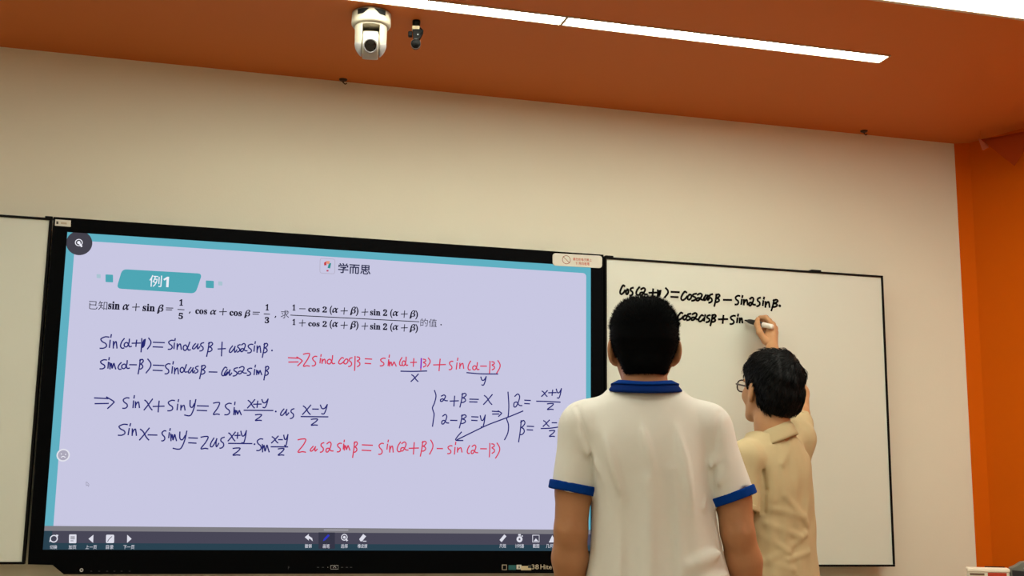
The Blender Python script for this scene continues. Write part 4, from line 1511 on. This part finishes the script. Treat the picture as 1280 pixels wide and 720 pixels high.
# ------------------------------------------------------------------ pennant in the corner
pa, pb, pt = at_y(1226, 174, -.12), at_y(1300, 161, -.34), at_y(1268, 207.5, -.24)
pn = empty('pennant', tuple(pa))
tag(pn, 'orange triangular paper pennant hanging in the right ceiling corner', 'pennant')
NU, NV = 14, 10
vs, fs = [], []
nrm = np.cross(pb - pa, pt - pa); nrm /= np.linalg.norm(nrm)
for side in (0, 1):
    for j in range(NV + 1):
        for i in range(NU + 1):
            u, v = i / NU, j / NV
            tpt = pa + (pb - pa) * u
            p = tpt * (1 - v) + pt * v + nrm * (.006 * math.sin(u * 5) * (1 - v)) + nrm * side * .0012
            vs.append(p - pa)
K = (NU + 1) * (NV + 1)
for j in range(NV):
    for i in range(NU):
        a = j * (NU + 1) + i
        fs.append((a, a + 1, a + NU + 2, a + NU + 1))
        fs.append((K + a, K + a + NU + 1, K + a + NU + 2, K + a + 1))
for i in range(NU): fs.append((i, K + i, K + i + 1, i + 1))
MB().add(vs, fs).build('flag', mat('pennant_orange', (156, 56, 8), .8, spec=.1), pn, smooth=True)
cv = MB()
c1, c2 = at_y(1222.5, 173, -.115) - pa, at_y(1227.5, 187.5, -.125) - pa
c3, c4 = at_y(1236, 184, -.135) - pa, at_y(1231, 175.5, -.125) - pa
cv.add([c1, c2, c3, c4, c1 + nrm * .012, c2 + nrm * .012, c3 + nrm * .004, c4 + nrm * .004],
       [(0, 1, 2, 3), (4, 7, 6, 5), (0, 4, 5, 1), (1, 5, 6, 2), (2, 6, 7, 3), (3, 7, 4, 0)])
cv.build('folded_corner', mat('pennant_back', (190, 100, 66), .7), pn, bevel=.002)
tp = at_z(1228, 171.0, CZ)
MB().tube([(0, 0, 0), (.004, .006, .02), tuple(np.array([pa[0] + .01, pa[1] + .01, CZ]) - pa)], .0012, 6).build('string', M_orange, pn)

# ------------------------------------------------------------------ cabinet in the corner with a white box and a grey gadget on it
by = -.55
t0, t1 = at_y(1209, 710, by), at_y(1261.5, 713, by)
topz = t0[2]
cab_z = topz - .10
cab = empty('cabinet', (t0[0] + .14, by + .06, 0))
tag(cab, 'low corner cabinet under the white box, below the right edge of the view', 'cabinet')
M_cab = mat('cabinet_laminate', (200, 188, 168), .5)
MB().box((-.24, -.22, .04), (.24, .20, cab_z - .025)).build('carcass', M_cab, cab, bevel=.003)
MB().box((-.25, -.24, cab_z - .025), (.25, .21, cab_z)).build('top', M_cab, cab, bevel=.003)
MB().box((-.23, -.2, 0), (.23, .19, .04)).build('plinth', M_blackm, cab)
for s in (-1, 1):
    dr = MB().box((min(.003 * s, .236 * s), -.238, .05), (max(.003 * s, .236 * s), -.22, cab_z - .03)).build('door', M_cab, cab, bevel=.002)
    MB().tube([(s * .03, -.238, .5), (s * .03, -.258, .5), (s * .03, -.258, .6), (s * .03, -.238, .6)], .005, 8).build('handle', M_camg, dr)
bw = t1[0] - t0[0]
ang = math.radians(-33)
bxo = empty('box', (t0[0] + .001, by, cab_z), ang)
tag(bxo, 'white plastic box with a red label at the bottom right corner', 'box')
bwl = bw * .80
hh = topz - cab_z
MB().box((0, 0, 0), (bwl, .11, hh - .012)).build('body', mat('box_white', (226, 220, 204), .45), bxo, bevel=.003)
MB().box((-.002, -.003, hh - .012), (bwl + .002, .112, hh)).build('lid', mat('box_lid', (236, 228, 210), .4), bxo, bevel=.003)
MB().box((bwl * .48, -.0012, .01), (bwl * .93, .001, hh - .014)).build('red_label', mat('label_red', (176, 46, 16), .5), bxo, bevel=.0004)
MB().box((bwl * .05, -.0012, hh - .024), (bwl * .40, .001, hh - .017)).build('slot', mat('slot_brown', (112, 88, 66), .5), bxo)
MB().box((bwl * .46, .114, hh - .03), (bwl * .95, .124, hh + .003)).build('back_tab', M_blackm, bxo)
gd = empty('gadget', (t0[0] + (bwl + .006) * math.cos(ang), by + (bwl + .006) * math.sin(ang), cab_z), ang)
tag(gd, 'dark grey angular gadget right of the white box, cut off by the right edge', 'device')
gh = hh
pr = [(0, 0), (.13, 0), (.13, gh + .026), (.046, gh + .026), (.036, gh + .024), (.018, gh + .012), (-.002, gh + .003)]
MB().prism(pr, 0, .09).build('housing', mat('gadget_grey', (104, 106, 98), .5), gd, bevel=.003)
MB().prism([(.003, .004), (.126, .004), (.126, gh - .014), (.003, gh - .003)], -.003, 0).build('front_panel', mat('gadget_dark', (30, 26, 34), .4), gd, bevel=.001)
MB().lathe([(0, 0), (.004, 0), (.004, .003), (0, .004)], (.046, 0, gh + .004), rot('X', PI / 2), 16).build('indicator', emi('led_white', (250, 240, 236)), gd)
